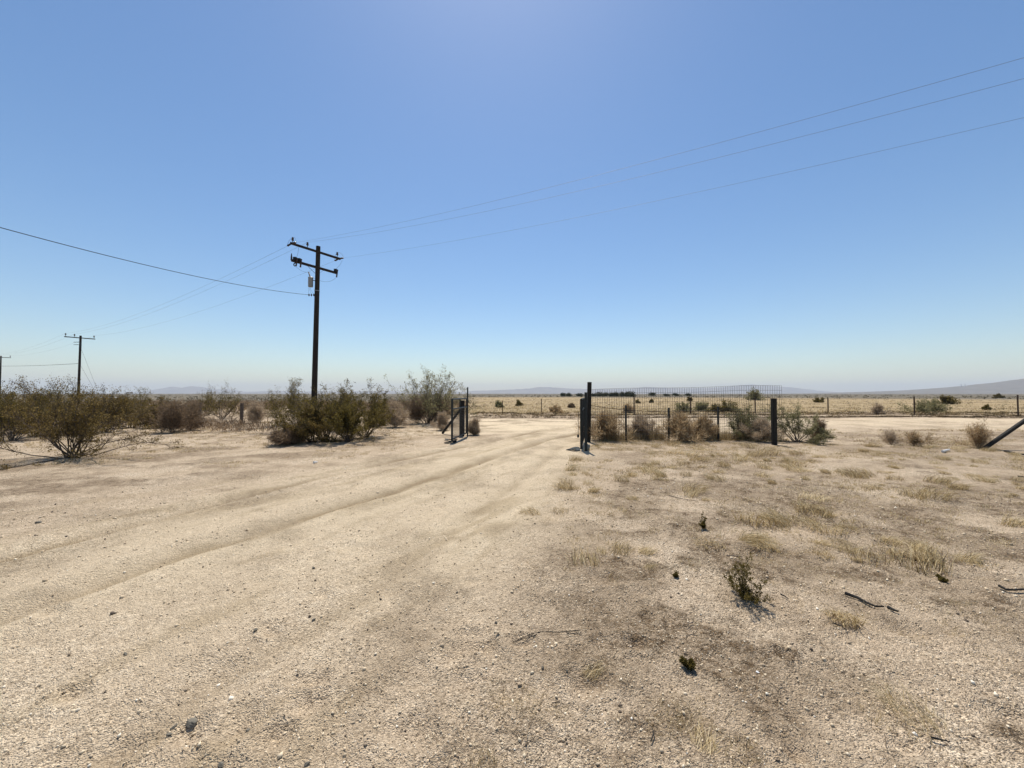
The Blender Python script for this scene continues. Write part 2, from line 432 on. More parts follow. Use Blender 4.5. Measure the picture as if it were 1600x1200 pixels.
def build_ground():
    rs = [0.0, .35]
    while rs[-1] < 14: rs.append(rs[-1]*1.0095)
    while rs[-1] < 45: rs.append(rs[-1]*1.013)
    while rs[-1] < 14000: rs.append(rs[-1]*1.05)
    rs = np.array(rs)
    az = np.concatenate([np.linspace(R(-64), R(64), 400), np.linspace(R(64), R(360-64), 90)[1:-1]])
    RR, AA = np.meshgrid(rs, az, indexing='ij')
    # jitter the rings a little so nothing lines up
    x = RR*np.sin(AA); y = RR*np.cos(AA)
    z = height(x.ravel(), y.ravel())
    nr, na = RR.shape
    i = np.arange(nr-1)[:, None]; j = np.arange(na)[None, :]
    a = i*na+j; b = i*na+(j+1) % na; c = (i+1)*na+(j+1) % na; d = (i+1)*na+j
    faces = np.stack([a, d, c, b], -1).reshape(-1, 4)
    V = np.stack([x.ravel(), y.ravel(), z], 1)
    me = np_mesh('ground', V, faces, M['ground'], smooth=True)
    mk = masks(x.ravel(), y.ravel())
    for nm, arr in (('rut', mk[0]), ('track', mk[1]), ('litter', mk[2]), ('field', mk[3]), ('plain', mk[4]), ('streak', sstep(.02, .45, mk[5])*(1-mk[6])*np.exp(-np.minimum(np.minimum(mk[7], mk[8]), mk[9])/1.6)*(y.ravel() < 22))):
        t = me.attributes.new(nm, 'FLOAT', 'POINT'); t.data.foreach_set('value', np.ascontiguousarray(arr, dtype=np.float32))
    tag(link_mesh('ground', me), 'pale sandy desert ground with wheel ruts and dry litter', kind='structure')
build_ground()

# ------------------------------------------------------------------ far hills
def hill_mat(name, c1, c2, s):
    return surf_mat(name, c1, c2, s, .95, 0, .6, (1, 1, 1), 20)
M['hill'] = hill_mat('bare_mountain', (.12, .10, .085), (.24, .20, .165), .004)
M['slope'] = hill_mat('scrubby_slope', (.085, .072, .055), (.17, .14, .105), .012)
def hills(name, prof, Y, depth, mat, label, seed):
    """prof: (photo column, angular height in photo pixels) points that give the crest line of a real ridge at distance Y"""
    p = np.array(prof, float)
    u = (p[:, 0]-800)/F; xs = np.linspace(u[0]*Y, u[-1]*Y, 260)
    crest = np.interp(xs, u*Y, p[:, 1]/F*Y)
    ts = np.linspace(-1, 1, 25)
    X, T = np.meshgrid(xs, ts, indexing='ij'); C = np.repeat(crest[:, None], len(ts), 1)
    n = fbm(X/Y*40, T*2.2, 1.6, 4, seed)
    prof_t = np.clip(1-np.abs(T)**1.25, 0, 1)
    Z = C*prof_t*(1+.35*n*(1-prof_t)) + C*.06*fbm(X/Y*90, T*3, 1, 3, seed+3)*prof_t
    Z -= np.where(np.abs(T) > .99, 6, 1)
    V = np.stack([X, Y+T*depth, Z], -1).reshape(-1, 3)
    na = len(ts); i = np.arange(len(xs)-1)[:, None]; j = np.arange(na-1)[None, :]
    a = i*na+j
    faces = np.stack([a, a+na, a+na+1, a+1], -1).reshape(-1, 4)
    tag(link_mesh(name, np_mesh(name, V, faces, mat, smooth=True)), label, kind='structure')
hills('hills', [(150, 0), (200, 1.5), (235, 4), (255, 8), (270, 11), (285, 9), (300, 12), (320, 9.5), (338, 6.5), (355, 7.5), (378, 3), (405, 3.5), (430, 5), (480, 3.5), (540, 4), (600, 4.5), (640, 3.5), (690, 4), (720, 3), (735, 0)],
      8600, 700, M['hill'], 'low blue mountains far off on the left', 5)
hills('hills', [(690, 0), (740, 4.5), (790, 6), (825, 8), (843, 10.5), (862, 10), (885, 8.5), (910, 7.5), (940, 7), (985, 8), (1008, 10.5), (1030, 9.5), (1060, 8.5), (1100, 9), (1130, 10), (1155, 13), (1175, 14.2), (1205, 12.5), (1240, 9.5), (1275, 5), (1300, 2), (1315, 0)],
      9200, 800, M['hill'], 'long blue mountain range far off behind the gate', 9)
hills('hill_slope', [(1240, 0), (1300, 1.5), (1380, 4), (1440, 6.5), (1490, 10.5), (1540, 15.5), (1600, 23), (1700, 38), (1850, 52), (2100, 40), (2300, 0)],
      3400, 700, M['slope'], 'grey brown hill slope rising on the far right', 15)

# ------------------------------------------------------------------ plants
def seg_mesh(name, segs, mat, rng, n=3):
    """segs: rows p0(3) p1(3) r0 r1 -> n-sided prisms"""
    S = np.array(segs, float)
    thin = S[:, 6] < .0048 if len(S) > 300 else np.zeros(len(S), bool)
    Tn = S[thin]; S = S[~thin]; N = len(S)
    p0, p1, r0, r1 = S[:, 0:3], S[:, 3:6], S[:, 6], S[:, 7]
    d = p1-p0; d /= np.maximum(np.linalg.norm(d, axis=1, keepdims=True), 1e-6)
    ref = np.where(np.abs(d[:, 2:3]) < .9, np.array([[0, 0, 1.]]), np.array([[1., 0, 0]]))
    sx = np.cross(d, ref); sx /= np.linalg.norm(sx, axis=1, keepdims=True); sy = np.cross(d, sx)
    V = np.zeros((N, 2*n, 3))
    for k in range(n):
        a = 2*math.pi*k/n
        o = sx*math.cos(a)+sy*math.sin(a)
        V[:, k] = p0+o*r0[:, None]; V[:, n+k] = p1+o*r1[:, None]
    base = (np.arange(N)*2*n)[:, None]
    Fs = np.concatenate([base+np.array([[k, (k+1) % n, n+(k+1) % n, n+k]]) for k in range(n)], 0)
    sh = np.repeat(rng.random(N), 2*n); V = V.reshape(-1, 3)
    if len(Tn):
        a, b = Tn[:, 0:3], Tn[:, 3:6]; w = np.cross(b-a, rng.normal(size=a.shape)); w /= np.maximum(np.linalg.norm(w, axis=1, keepdims=True), 1e-9)
        Q = np.stack([a-w*Tn[:, 6:7], a+w*Tn[:, 6:7], b+w*Tn[:, 7:8], b-w*Tn[:, 7:8]], 1).reshape(-1, 3)
        Fs = np.concatenate([Fs, len(V)+(np.arange(len(Tn))*4)[:, None]+np.arange(4)[None]], 0)
        V = np.concatenate([V, Q]); sh = np.concatenate([sh, np.repeat(rng.random(len(Tn)), 4)])
    return np_mesh(name, V, Fs, mat, smooth=True, shade=sh)

def leaf_mesh(name, P, D, L, W, mat, rng, shade=None):
    """rhombic leaves at P pointing along D"""
    N = len(P)
    D = D/np.maximum(np.linalg.norm(D, axis=1, keepdims=True), 1e-6)
    q = rng.normal(size=(N, 3)); s = np.cross(D, q); s /= np.maximum(np.linalg.norm(s, axis=1, keepdims=True), 1e-6)
    L = L*(.6+.8*rng.random((N, 1))); W = W*(.6+.8*rng.random((N, 1)))
    V = np.stack([P, P+D*L*.5+s*W*.5, P+D*L, P+D*L*.5-s*W*.5], 1)
    Fs = (np.arange(N)*4)[:, None]+np.arange(4)[None]
    sh = rng.random(N) if shade is None else np.clip(shade+.25*rng.normal(size=N), 0, 1)
    return np_mesh(name, V.reshape(-1, 3), Fs, mat, shade=np.repeat(sh, 4))

def unit(v): return v/max(np.linalg.norm(v), 1e-9)

def grow(seed, Hh, W, nst=14, tilt=(5, 65), nbr=3, ntw=5, nleaf=14, llen=.022, lwid=.011, r0=.014, spread=.025, up=.10, tall=0, bare=.35, segn=6, blen=(.22, .42), tlen=(.08, .17)):
    """a many-stemmed desert shrub: returns (stem mesh data rows, leaf P, leaf D, leaf shade)"""
    rng = np.random.default_rng(seed)
    segs = []; tw = []
    for si in range(nst+tall):
        phi = rng.random()*2*math.pi
        th = R(rng.uniform(*tilt)) if si < nst else R(rng.uniform(2, 22))
        e = 1/math.sqrt((math.sin(th)/(W/2))**2+(math.cos(th)/Hh)**2)
        L = e*rng.uniform(.72, 1.04)*(1 if si < nst else rng.uniform(1.05, 1.3)) if si < nst else Hh*rng.uniform(1.0, 1.28)
        if W > 5: L *= .86
        d = np.array([math.sin(th)*math.cos(phi), math.sin(th)*math.sin(phi), math.cos(th)])
        p = np.array([rng.normal()*.04*W/2, rng.normal()*.04*W/2, -.03])
        upk = up*(1-.85*min(1, th/1.3)); W_ = 0
        sl = L/segn*1.1
        for k in range(segn):
            d = unit(d+rng.normal(size=3)*.13+np.array([0, 0, upk])); q = p+d*sl
            q[2] = max(q[2], .01)
            f0, f1 = 1-k/segn, 1-(k+1)/segn
            ra = r0*(.25+.75*f0)*(.7 if si >= nst else 1)
            segs.append((*p, *q, ra, r0*(.25+.75*f1)*(.7 if si >= nst else 1)))
            if (k+1)/segn > bare:
                for _ in range(nbr):
                    t = rng.random(); bp = p+(q-p)*t
                    bd = unit(d+unit(rng.normal(size=3))*rng.uniform(.5, .95)); bl = L*rng.uniform(*blen)*(1.15-.4*k/segn)*.62
                    for j in range(3):
                        bd = unit(bd+rng.normal(size=3)*.16+np.array([0, 0, max(up, .12)])); bq = bp+bd*bl/3
                        bq[2] = max(bq[2], .012)
                        br = r0*.32*(1-j*.25)
                        segs.append((*bp, *bq, br, br*.75))
                        for _ in range(max(1, int(ntw*(.4+.3*j)))):
                            tp = bp+(bq-bp)*rng.random(); td = unit(bd+unit(rng.normal(size=3))*.8+np.array([0, 0, up]))
                            tl = L*rng.uniform(*tlen)*.75
                            te = tp+td*tl; te[2] = max(te[2], .012)
                            segs.append((*tp, *te, br*.45, br*.2)); tw.append((*tp, *te))
                        bp = bq
            p = q
    T = np.array(tw); n = len(T)
    # leaves cluster unevenly: some twigs full, some thin
    cnt = rng.poisson(nleaf*rng.gamma(.9, 1/.9, n))
    idx = np.repeat(np.arange(n), cnt)
    t = rng.random(len(idx))**.75
    A = T[idx, :3]; B = T[idx, 3:]
    P = A+(B-A)*t[:, None]+rng.normal(size=(len(idx), 3))*spread
    P[:, 2] = np.maximum(P[:, 2], .01)
    D = (B-A); D /= np.maximum(np.linalg.norm(D, axis=1, keepdims=True), 1e-6); D = D+rng.normal(size=D.shape)*.7
    tsh = rng.random(n)
    return rng, segs, P, D, tsh[idx], llen, lwid

def shrub(name, cat, label, loc, mat_leaf, mat_stem, rz=0, group=None, parts=('branchwork', 'foliage'), **kw):
    rng, segs, P, D, sh, ll, lw = grow(**kw)
    dist = math.hypot(loc.x, loc.y)
    cap = int(20000*min(1, 9/dist)**.9*(1 if parts[1] == 'foliage' else .9)) if dist > 5 else 6000
    if dist > 26: cap = 3500
    if len(P) > cap:                                  # fewer, slightly larger leaves on bushes further off
        k = rng.permutation(len(P))[:cap]; g = min(1.45, (len(P)/cap)**.5*.85)
        P, D, sh = P[k], D[k], sh[k]; ll *= max(1, g); lw *= max(1, g)
    lim = 7500 if dist < 26 else 1500
    if len(segs) > lim:
        big = [q for q in segs if q[6] > .004]; small = [q for q in segs if q[6] <= .004]
        small = [small[i] for i in rng.permutation(len(small))[:max(0, lim-len(big))]]; segs = big+small
    root = empty(name, loc, rz)
    tag(root, label, cat, group)
    link_mesh(parts[0], seg_mesh(parts[0], segs, mat_stem, rng), root)
    if len(P):
        link_mesh(parts[1], leaf_mesh(parts[1], P, D, ll, lw, mat_leaf, rng, sh), root)
    return root

def on_ground(px, py):
    p = gnd(px, py); return Vector((p.x, p.y, H(p.x, p.y)))

GB = 'creosote bushes growing left of the gate'
# front fan-shaped bush on the left and the thicket behind it
CB = 'creosote_bush'
b0 = shrub(CB, 'bush', 'large fan shaped creosote bush with bare splayed stems nearest on the left', on_ground(112, 714), M['creosote_brown'], M['stem'], 0, GB,
      seed=11, Hh=1.28, W=4.2, nst=30, tilt=(8, 78), nbr=4, ntw=5, nleaf=10, r0=.016, bare=.42, llen=.026, lwid=.013)
b1 = shrub(CB, 'bush', 'dense olive brown creosote bush with tall leafy sprigs at the left picture edge', on_ground(15, 690), M['creosote'], M['stem'], .4, GB,
      seed=12, Hh=1.4, W=4.4, nst=24, tilt=(5, 84), nbr=4, ntw=5, nleaf=15, tall=6, llen=.03, lwid=.015)
b2 = shrub(CB, 'bush', 'broad creosote bush with the highest sprigs, just left of the second power pole', on_ground(78, 681), M['creosote_brown'], M['stem'], 1.4, GB,
      seed=13, Hh=1.45, W=4.6, nst=25, tilt=(5, 84), nbr=4, ntw=5, nleaf=14, tall=9, llen=.03, lwid=.015)
b3 = shrub(CB, 'bush', 'brown creosote bush with thin sprigs, right of the second power pole', on_ground(165, 676), M['creosote_brown'], M['stem'], 2.2, GB,
      seed=14, Hh=1.25, W=4.2, nst=24, tilt=(5, 84), nbr=4, ntw=5, nleaf=13, tall=6, llen=.03, lwid=.015)
b4 = shrub(CB, 'bush', 'rounded green creosote bush at the right end of the left thicket', on_ground(219, 657), M['creosote'], M['stem'], 0, GB,
      seed=15, Hh=1.45, W=3.4, nst=20, tilt=(5, 84), nbr=4, ntw=5, nleaf=16, tall=4, llen=.035, lwid=.018)
b5 = shrub(CB, 'bush', 'green creosote bush between two weathered posts of the left fence', on_ground(347, 655), M['creosote'], M['stem'], 0, GB,
      seed=16, Hh=1.6, W=3.8, nst=21, tilt=(5, 84), nbr=4, ntw=5, nleaf=14, tall=5, llen=.036, lwid=.018)
b6 = shrub(CB, 'bush', 'leafy creosote bush left of the big power pole', on_ground(462, 672), M['creosote'], M['stem'], 0, GB,
      seed=17, Hh=1.5, W=3.0, nst=20, tilt=(5, 84), nbr=4, ntw=5, nleaf=13, tall=4, llen=.03, lwid=.015)
b7 = shrub(CB, 'bush', 'big dense creosote bush in front of the foot of the big power pole', on_ground(512, 687), M['creosote'], M['stem'], 0, GB,
      seed=18, Hh=1.42, W=3.7, nst=32, tilt=(5, 84), nbr=4, ntw=5, nleaf=19, tall=3, llen=.028, lwid=.014)
b8 = shrub(CB, 'bush', 'dense creosote bush with one loopy sprig, right of the big power pole', on_ground(572, 683), M['creosote'], M['stem'], 0, GB,
      seed=29, Hh=1.42, W=2.7, nst=20, tilt=(5, 80), nbr=4, ntw=5, nleaf=19, tall=3, llen=.028, lwid=.014)
b9 = shrub('tall_desert_shrub', 'bush', 'tall airy grey green shrub, see-through against the sky, left of the open gate', on_ground(672, 661), M['greygreen'], M['stem'], 0, GB,
      seed=20, Hh=3.0, W=6.6, nst=60, tilt=(3, 66), nbr=3, ntw=4, nleaf=5, r0=.015, up=.05, bare=.4, llen=.045, lwid=.020, tlen=(.05, .11), blen=(.16, .34))
# ones behind to fill the thicket
for px, py, hh, w, sd_, mt, lab in (
        (-20, 668, 1.6, 3.6, 31, 'creosote', 'dark creosote bush far back at the left picture edge'),
        (48, 664, 1.7, 3.6, 32, 'creosote_brown', 'low brown creosote bush behind the thicket, left of the second pole'),
        (130, 660, 1.5, 3.4, 33, 'creosote', 'dark creosote bush around the foot of the second power pole'),
        (180, 664, 1.3, 2.6, 34, 'creosote_brown', 'small brown creosote bush below the white rail'),
        (30, 676, 1.25, 3.4, 43, 'creosote_brown', 'wide brown creosote bush just behind the front fan shaped bush'),
        (205, 668, 1.15, 2.6, 44, 'creosote_brown', 'brown creosote bush between the thicket and the rounded green bush'),
        (-30, 682, 1.4, 3.4, 45, 'creosote_brown', 'brown creosote bush cut off by the left picture edge'),
        (100, 668, 1.5, 3.6, 46, 'creosote', 'olive creosote bush just left of the second power pole foot'),
        (325, 649, 1.5, 2.6, 47, 'creosote', 'far green creosote bush behind the left weathered post'),
        (432, 652, 1.3, 2.4, 48, 'creosote', 'far creosote bush left of the leafy one at the big pole'),
        (252, 668, .95, 1.9, 35, 'creosote_brown', 'low brown creosote bush left of the grey dead bush'),
        (545, 690, 1.0, 2.2, 49, 'creosote', 'low creosote bush spreading between the two dense bushes at the big pole'),
        (488, 690, .9, 2.0, 50, 'creosote_brown', 'low brownish creosote bush spreading over the heap of dead branches'),
        (538, 672, 1.5, 2.0, 36, 'creosote', 'creosote bush behind the bushes at the big power pole'),
        (600, 664, 1.2, 2.2, 37, 'creosote', 'low creosote bush left of the tall airy shrub'),
        (1246, 690, 1.08, 1.9, 38, 'greygreen', 'green creosote bush just right of the square black post')):
    shrub(CB, 'bush', lab, on_ground(px, py), M[mt], M['stem'], 0, GB if px < 900 else None,
          seed=sd_, Hh=hh, W=w, nst=20, tilt=(5, 84), nbr=4, ntw=4, nleaf=12 if px < 900 else 6, tall=3 if px < 900 else 1, llen=.034, lwid=.017)
shrub(CB, 'bush', 'creosote bush with green top behind the right end of the wire fence', on_ground(1157, 686), M['greygreen'], M['pale_stem'], 0, None,
      seed=39, Hh=.95, W=1.7, nst=18, tilt=(5, 72), nbr=4, ntw=4, nleaf=6, tall=2, llen=.034, lwid=.017)

# dry, leafless brush: long thin twigs instead of leaves
def dry(label, px, py, hh, w, seed, mat, nst=22, nleaf=12, name='dry_brush', group=None, llen=.11, lwid=.0075, tilt=(2, 70), stem='pale_stem'):
    nst = int(nst*1.3); nleaf = nleaf*.55
    return shrub(name, 'dry bush', label, on_ground(px, py), M[mat], M[stem], 0, group, parts=('branchwork', 'twig_mass'),
          seed=seed, Hh=hh, W=w, nst=nst, tilt=tilt, nbr=4, ntw=4, nleaf=nleaf, llen=llen, lwid=lwid, r0=.006, spread=.05*hh, bare=.25, up=.26, tall=nst//3)
dry('rust brown dry tumbleweed against the fence beside the tall right gate post', 946, 687, .60, 2.1, 51, 'tumble', 46, 17, tilt=(2, 86))
dry('greyish thin dry weed behind the fence between the two tumbleweeds', 1003, 685, .52, 1.6, 52, 'pale_brush', 22, 8)
dry('dark brown dry tumbleweed in the middle of the wire fence', 1064, 689, .60, 1.9, 53, 'tumble', 46, 17, tilt=(2, 86))
dry('thin straw coloured dry weed at the fence right of the middle tumbleweed', 1100, 687, .55, 1.3, 54, 'tumble', 20, 8)
dry('pale straw weed at the foot of the square black post', 1188, 690, .5, 1.5, 55, 'pale_brush', 20, 7)
dry('small dry weed standing right of the bush by the square black post', 1281, 688, .45, .45, 56, 'tumble_dark', 10, 8, stem='stem')
dry('grey brown dead bush left of the weathered fence post', 270, 676, .85, 2.6, 57, 'tumble_dark', 24, 10, stem='stem')
dry('second dead bush close to the left weathered fence post', 298, 672, .85, 1.3, 58, 'tumble_dark', 18, 14, stem='stem')
dry('pale dry brush behind the right weathered fence post', 400, 660, .75, 1.6, 59, 'pale_brush', 20, 14)
dry('low heap of dark dead branches in front of the big power pole', 452, 693, .32, 1.3, 60, 'tumble_dark', 24, 12, tilt=(45, 86), stem='stem')
dry('pale dry brush between the creosote bushes and the tall airy shrub', 618, 668, .8, 1.7, 61, 'pale_brush', 22, 14)
dry('dark brown dry brush filling the foot of the tall airy shrub', 652, 662, 1.0, 3.2, 62, 'tumble_dark', 24, 10, stem='stem')
dry('brown dry brush under the right side of the tall airy shrub', 692, 660, .95, 2.8, 63, 'tumble_dark', 22, 9, stem='stem')
dry('small leafless pale weed in front of the tall airy shrub', 690, 672, .55, 1.0, 64, 'pale_brush', 12, 6)
dry('dusty dry weed growing right behind the left gate leaf', 740, 679, .45, .6, 65, 'pale_brush', 12, 5)
dry('thin brown weed in front of the leaning brace on the right', 1530, 700, .5, 1.2, 66, 'tumble', 12, 2.2)
dry('sparse brown weed on the sand left of the leaning brace', 1430, 697, .28, 1.3, 67, 'tumble', 10, 1.5)
dry('thin dead weed between the right fence post and the leaning brace', 1392, 695, .3, .8, 68, 'pale_brush', 8, 1.5)

# bushes out in the golden field
def field_bush(label, px, top, bot, wpx, mat, seed, stem='stem', name='field_bush'):
    p = on_ground(px, bot); Y = p.y
    hh = max(.3, (bot-top)/F*Y); w = wpx/F*Y
    return shrub(name, 'bush', label, p, M[mat], M[stem], 0, 'bushes in the golden field', seed=seed, Hh=hh*.92, W=w*1.1, nst=22, tilt=(5, 88), nbr=3, ntw=4, nleaf=12, tall=1,
                 llen=.0018*Y, lwid=.0010*Y, r0=.010, spread=.05*hh, bare=.0, blen=(.3, .55))
for a in (
    ('olive bush in the field behind the wire fence', 1066, 629.5, 645, 30, 'greygreen', 71),
    ('small pale bush just left of the darkest field bush', 1096, 628, 642, 22, 'greygreen', 72),
    ('darkest round bush in the field behind the wire fence', 1137, 627, 644, 30, 'creosote', 73),
    ('low bush joined to the darkest field bush', 1117, 633, 644, 20, 'creosote', 74),
    ('thin bush rising over the horizon behind the wire fence', 1180, 609, 625.5, 36, 'greygreen', 75),
    ('wide olive green bush behind the far fence on the right', 1440, 628, 647, 62, 'greygreen', 76),
    ('olive bush joined to the right of the widest field bush', 1462, 626, 643, 30, 'greygreen', 77),
    ('dark bush above and behind the widest field bush', 1479, 619.5, 631.5, 24, 'creosote', 78),
    ('pale grey rounded bush left of the widest field bush', 1369, 634, 650, 26, 'pale_brush', 79),
    ('small green bush beside the first far fence post', 779, 628, 637, 14, 'greygreen', 80),
    ('small round bush between the first two far fence posts', 811, 627, 634, 9, 'creosote', 81),
    ('brown dry bush behind the second T-post of the wire fence', 981, 632, 646, 18, 'tumble', 82),
    ('small dark bush in the field right of the square black post', 1279, 624, 629, 17, 'creosote', 83),
    ('dry rounded weed behind the far fence, left of the gate post', 868, 633, 645, 20, 'tumble', 84),
    ('small bush in the field at the far right', 1540, 634, 641, 10, 'creosote', 85),
    ('brownish bush in the field left of the right gate post', 893, 631, 637, 9, 'tumble_dark', 86),
    ('tiny dark bush in the upper field far right', 1560, 617, 622, 10, 'creosote', 87),
    ('tiny dark bush below the far dark trees', 996, 626, 630.5, 8, 'creosote', 88),
    ('tiny round dark bush left of the second wire fence post', 1018, 625, 629.5, 5, 'creosote', 89),
    ('small dark bush on the crest of the field beside the thin bush', 1078, 622, 627, 6, 'creosote', 90)):
    field_bush(*a)

# dark trees on the far edge of the field
def far_tree(label, px, top, wpx, Y, seed):
    rng = np.random.default_rng(seed)
    top -= 1.8*rng.random()+1.3; u = (px-800)/F; h = CAM_H+(HZ-top)/F*Y; w = wpx*rng.uniform(.6, 1.0)/F*Y
    root = empty('far_tree', (u*Y, Y, 0)); tag(root, label, 'tree', 'row of dark trees beyond the field')
    segs = [(0, 0, -.2, 0, 0, h*.45, .09, .06)]
    cl = []
    for k in range(9):
        a = rng.random()*6.28; e = np.array([math.cos(a)*w*.33*rng.random(), math.sin(a)*w*.33*rng.random(), h*rng.uniform(.12, .72)])
        segs.append((0, 0, h*rng.uniform(.15, .4), *e, .045, .02)); cl.append(e)
    link_mesh('trunk', seg_mesh('trunk', segs, M['stem'], rng, 5), root)
    P = []
    for e in cl:
        P.append(e+rng.normal(size=(170, 3))*np.array([w*.19, w*.19, h*.15]))
    P = np.concatenate(P); P[:, 2] = np.abs(P[:, 2])
    link_mesh('crown', leaf_mesh('crown', P, rng.normal(size=P.shape), .35, .22, M['tree_leaf'], rng), root)
words_ = ['first', 'second', 'third', 'fourth', 'fifth', 'sixth', 'seventh', 'eighth', 'ninth', 'tenth', 'eleventh', 'twelfth', 'thirteenth', 'fourteenth', 'fifteenth', 'sixteenth']
spec = [(879, 616, 10, 210), (889, 615.5, 12, 210), (905, 616, 12, 215), (928, 615.5, 13, 205), (937, 614.5, 13, 200), (946, 615, 11, 205), (955, 614.8, 12, 195), (963, 614.5, 11, 195),
        (971, 614.2, 12, 190), (979, 613.8, 11, 190), (987, 612.8, 14, 185), (1019, 614.2, 12, 230), (1042, 616.5, 11, 240), (1056, 616.8, 12, 245), (1075, 617, 11, 250)]
for i, (px, tp, w, Y) in enumerate(spec):
    far_tree(f'{words_[i]} dark tree from the left in the row beyond the field', px, tp, w, Y, 300+i)

# far scrub: dots of brush out to the horizon, nobody could count it
def scatter_scrub():
    rng = np.random.default_rng(5)
    P = []; D = []; S = []; LS = []
    n = 7000
    az = R(1)*rng.uniform(-60, 60, n); r = 38*np.exp(rng.random(n)**.8*math.log(1900/38))
    x = r*np.sin(az); y = r*np.cos(az)
    rightside = x > -.1*y
    keep = np.where(rightside, (r > 150) | (rng.random(n) < .75), True) & ((x > -.1*y) | (r > 30))
    dens = fbm(x, y, 40, 3, 131); keep &= (dens > -.35) | (rng.random(n) < .25)
    x, y, r = x[keep], y[keep], r[keep]
    size = np.where((x > -.1*y) & (r < 150), rng.uniform(.08, .34, len(x)), rng.uniform(.3, .95, len(x)))
    for xi, yi, ri, si in zip(x, y, r, size):
        k = 30 if ri < 120 else 11 if ri < 350 else 6
        q = rng.normal(size=(k, 3))*np.array([.42, .42, .22])*si; q[:, 2] = np.abs(q[:, 2])+.12*si
        P.append(q+np.array([xi, yi, 0])); LS.append(np.full(k, (.20 if ri < 120 else .36 if ri < 350 else .55)*si)); S.append(np.full(k, rng.random()))
    P = np.concatenate(P); LS = np.concatenate(LS)[:, None]; S = np.concatenate(S)
    P[:, 2] += 0
    me = leaf_mesh('desert_scrub', P, rng.normal(size=P.shape)+np.array([0, 0, .5]), LS, LS*.7, M['scrub'], rng, S)
    tag(link_mesh('desert_scrub', me), 'dark low scrub dotted over the far plain', 'scrub', kind='stuff')
scatter_scrub()
def low_brush():
    rng = np.random.default_rng(6)
    n = 2600; x = rng.uniform(-60, 2, n); y = 15+45*rng.random(n)**1.3
    k = (x < -.10*y-1.0) & (x > -1.6*y) & (fbm(x, y, 3.5, 3, 241) > -.22) & ((y > 21) | (x < -7.5)) & ((x < -.45*y) | (rng.random(n) < .5) | (y > 26))
    x, y = x[k], y[k]; z = height(x, y); P = []; D = []; S = []; LL = []
    for xi, yi, zi in zip(x, y, z):
        h = rng.uniform(.15, .55); m = int(rng.integers(40, 90))
        a = rng.random(m)*6.283; q = rng.random(m)**.5
        P.append(np.stack([xi+np.cos(a)*q*h*1.0, yi+np.sin(a)*q*h*1.0, zi+h*rng.random(m)*(1.1-q*.7)], 1))
        D.append(np.stack([np.cos(a)*.6, np.sin(a)*.6, np.ones(m)*1.1], 1)+rng.normal(size=(m, 3))*.45); S.append(np.full(m, rng.random())); LL.append(np.full(m, .16*h/.35*(.8+yi*.02)))
    P = np.concatenate(P); D = np.concatenate(D); LL = np.concatenate(LL)[:, None]
    me = leaf_mesh('low_brush', P, D, LL, LL*.10, M['tumble_dark'], rng, np.concatenate(S))
    tag(link_mesh('low_brush', me), 'low dry brush growing between and behind the left bushes', 'brush', kind='stuff')
low_brush()

# ------------------------------------------------------------------ dry grass
def blades(rng, n, h, spread, lean=(0, 0), w=.004, curl=.5):
    """n curved blades: quad + tip; returns verts (n,5,3)"""
    a = rng.random(n)*6.283; r = spread*np.sqrt(rng.random(n))*.4
    p = np.stack([r*np.cos(a), r*np.sin(a), np.full(n, -.005)], 1)
    o = rng.normal(size=(n, 2))*curl+np.array(lean)
    hh = h*rng.uniform(.4, 1.0, n)
    d1 = np.stack([o[:, 0]*.4, o[:, 1]*.4, np.ones(n)], 1); d1 /= np.linalg.norm(d1, axis=1, keepdims=True)
    d2 = np.stack([o[:, 0]*1.5, o[:, 1]*1.5, np.full(n, .6)], 1); d2 /= np.linalg.norm(d2, axis=1, keepdims=True)
    s = np.cross(d2, rng.normal(size=(n, 3))); s /= np.linalg.norm(s, axis=1, keepdims=True)
    m = p+d1*hh[:, None]*.5; t = m+d2*hh[:, None]*.5
    return np.stack([p-s*w/2, p+s*w/2, m+s*w*.4, m-s*w*.4, t], 1)
def blade_mesh(name, V, sh, mat):
    n = len(V)
    b = (np.arange(n)*5)[:, None]
    tri = np.concatenate([b+np.array([[0, 1, 2]]), b+np.array([[0, 2, 3]]), b+np.array([[3, 2, 4]])], 0)
    return np_mesh(name, V.reshape(-1, 3), tri, mat, shade=np.repeat(sh, 5))

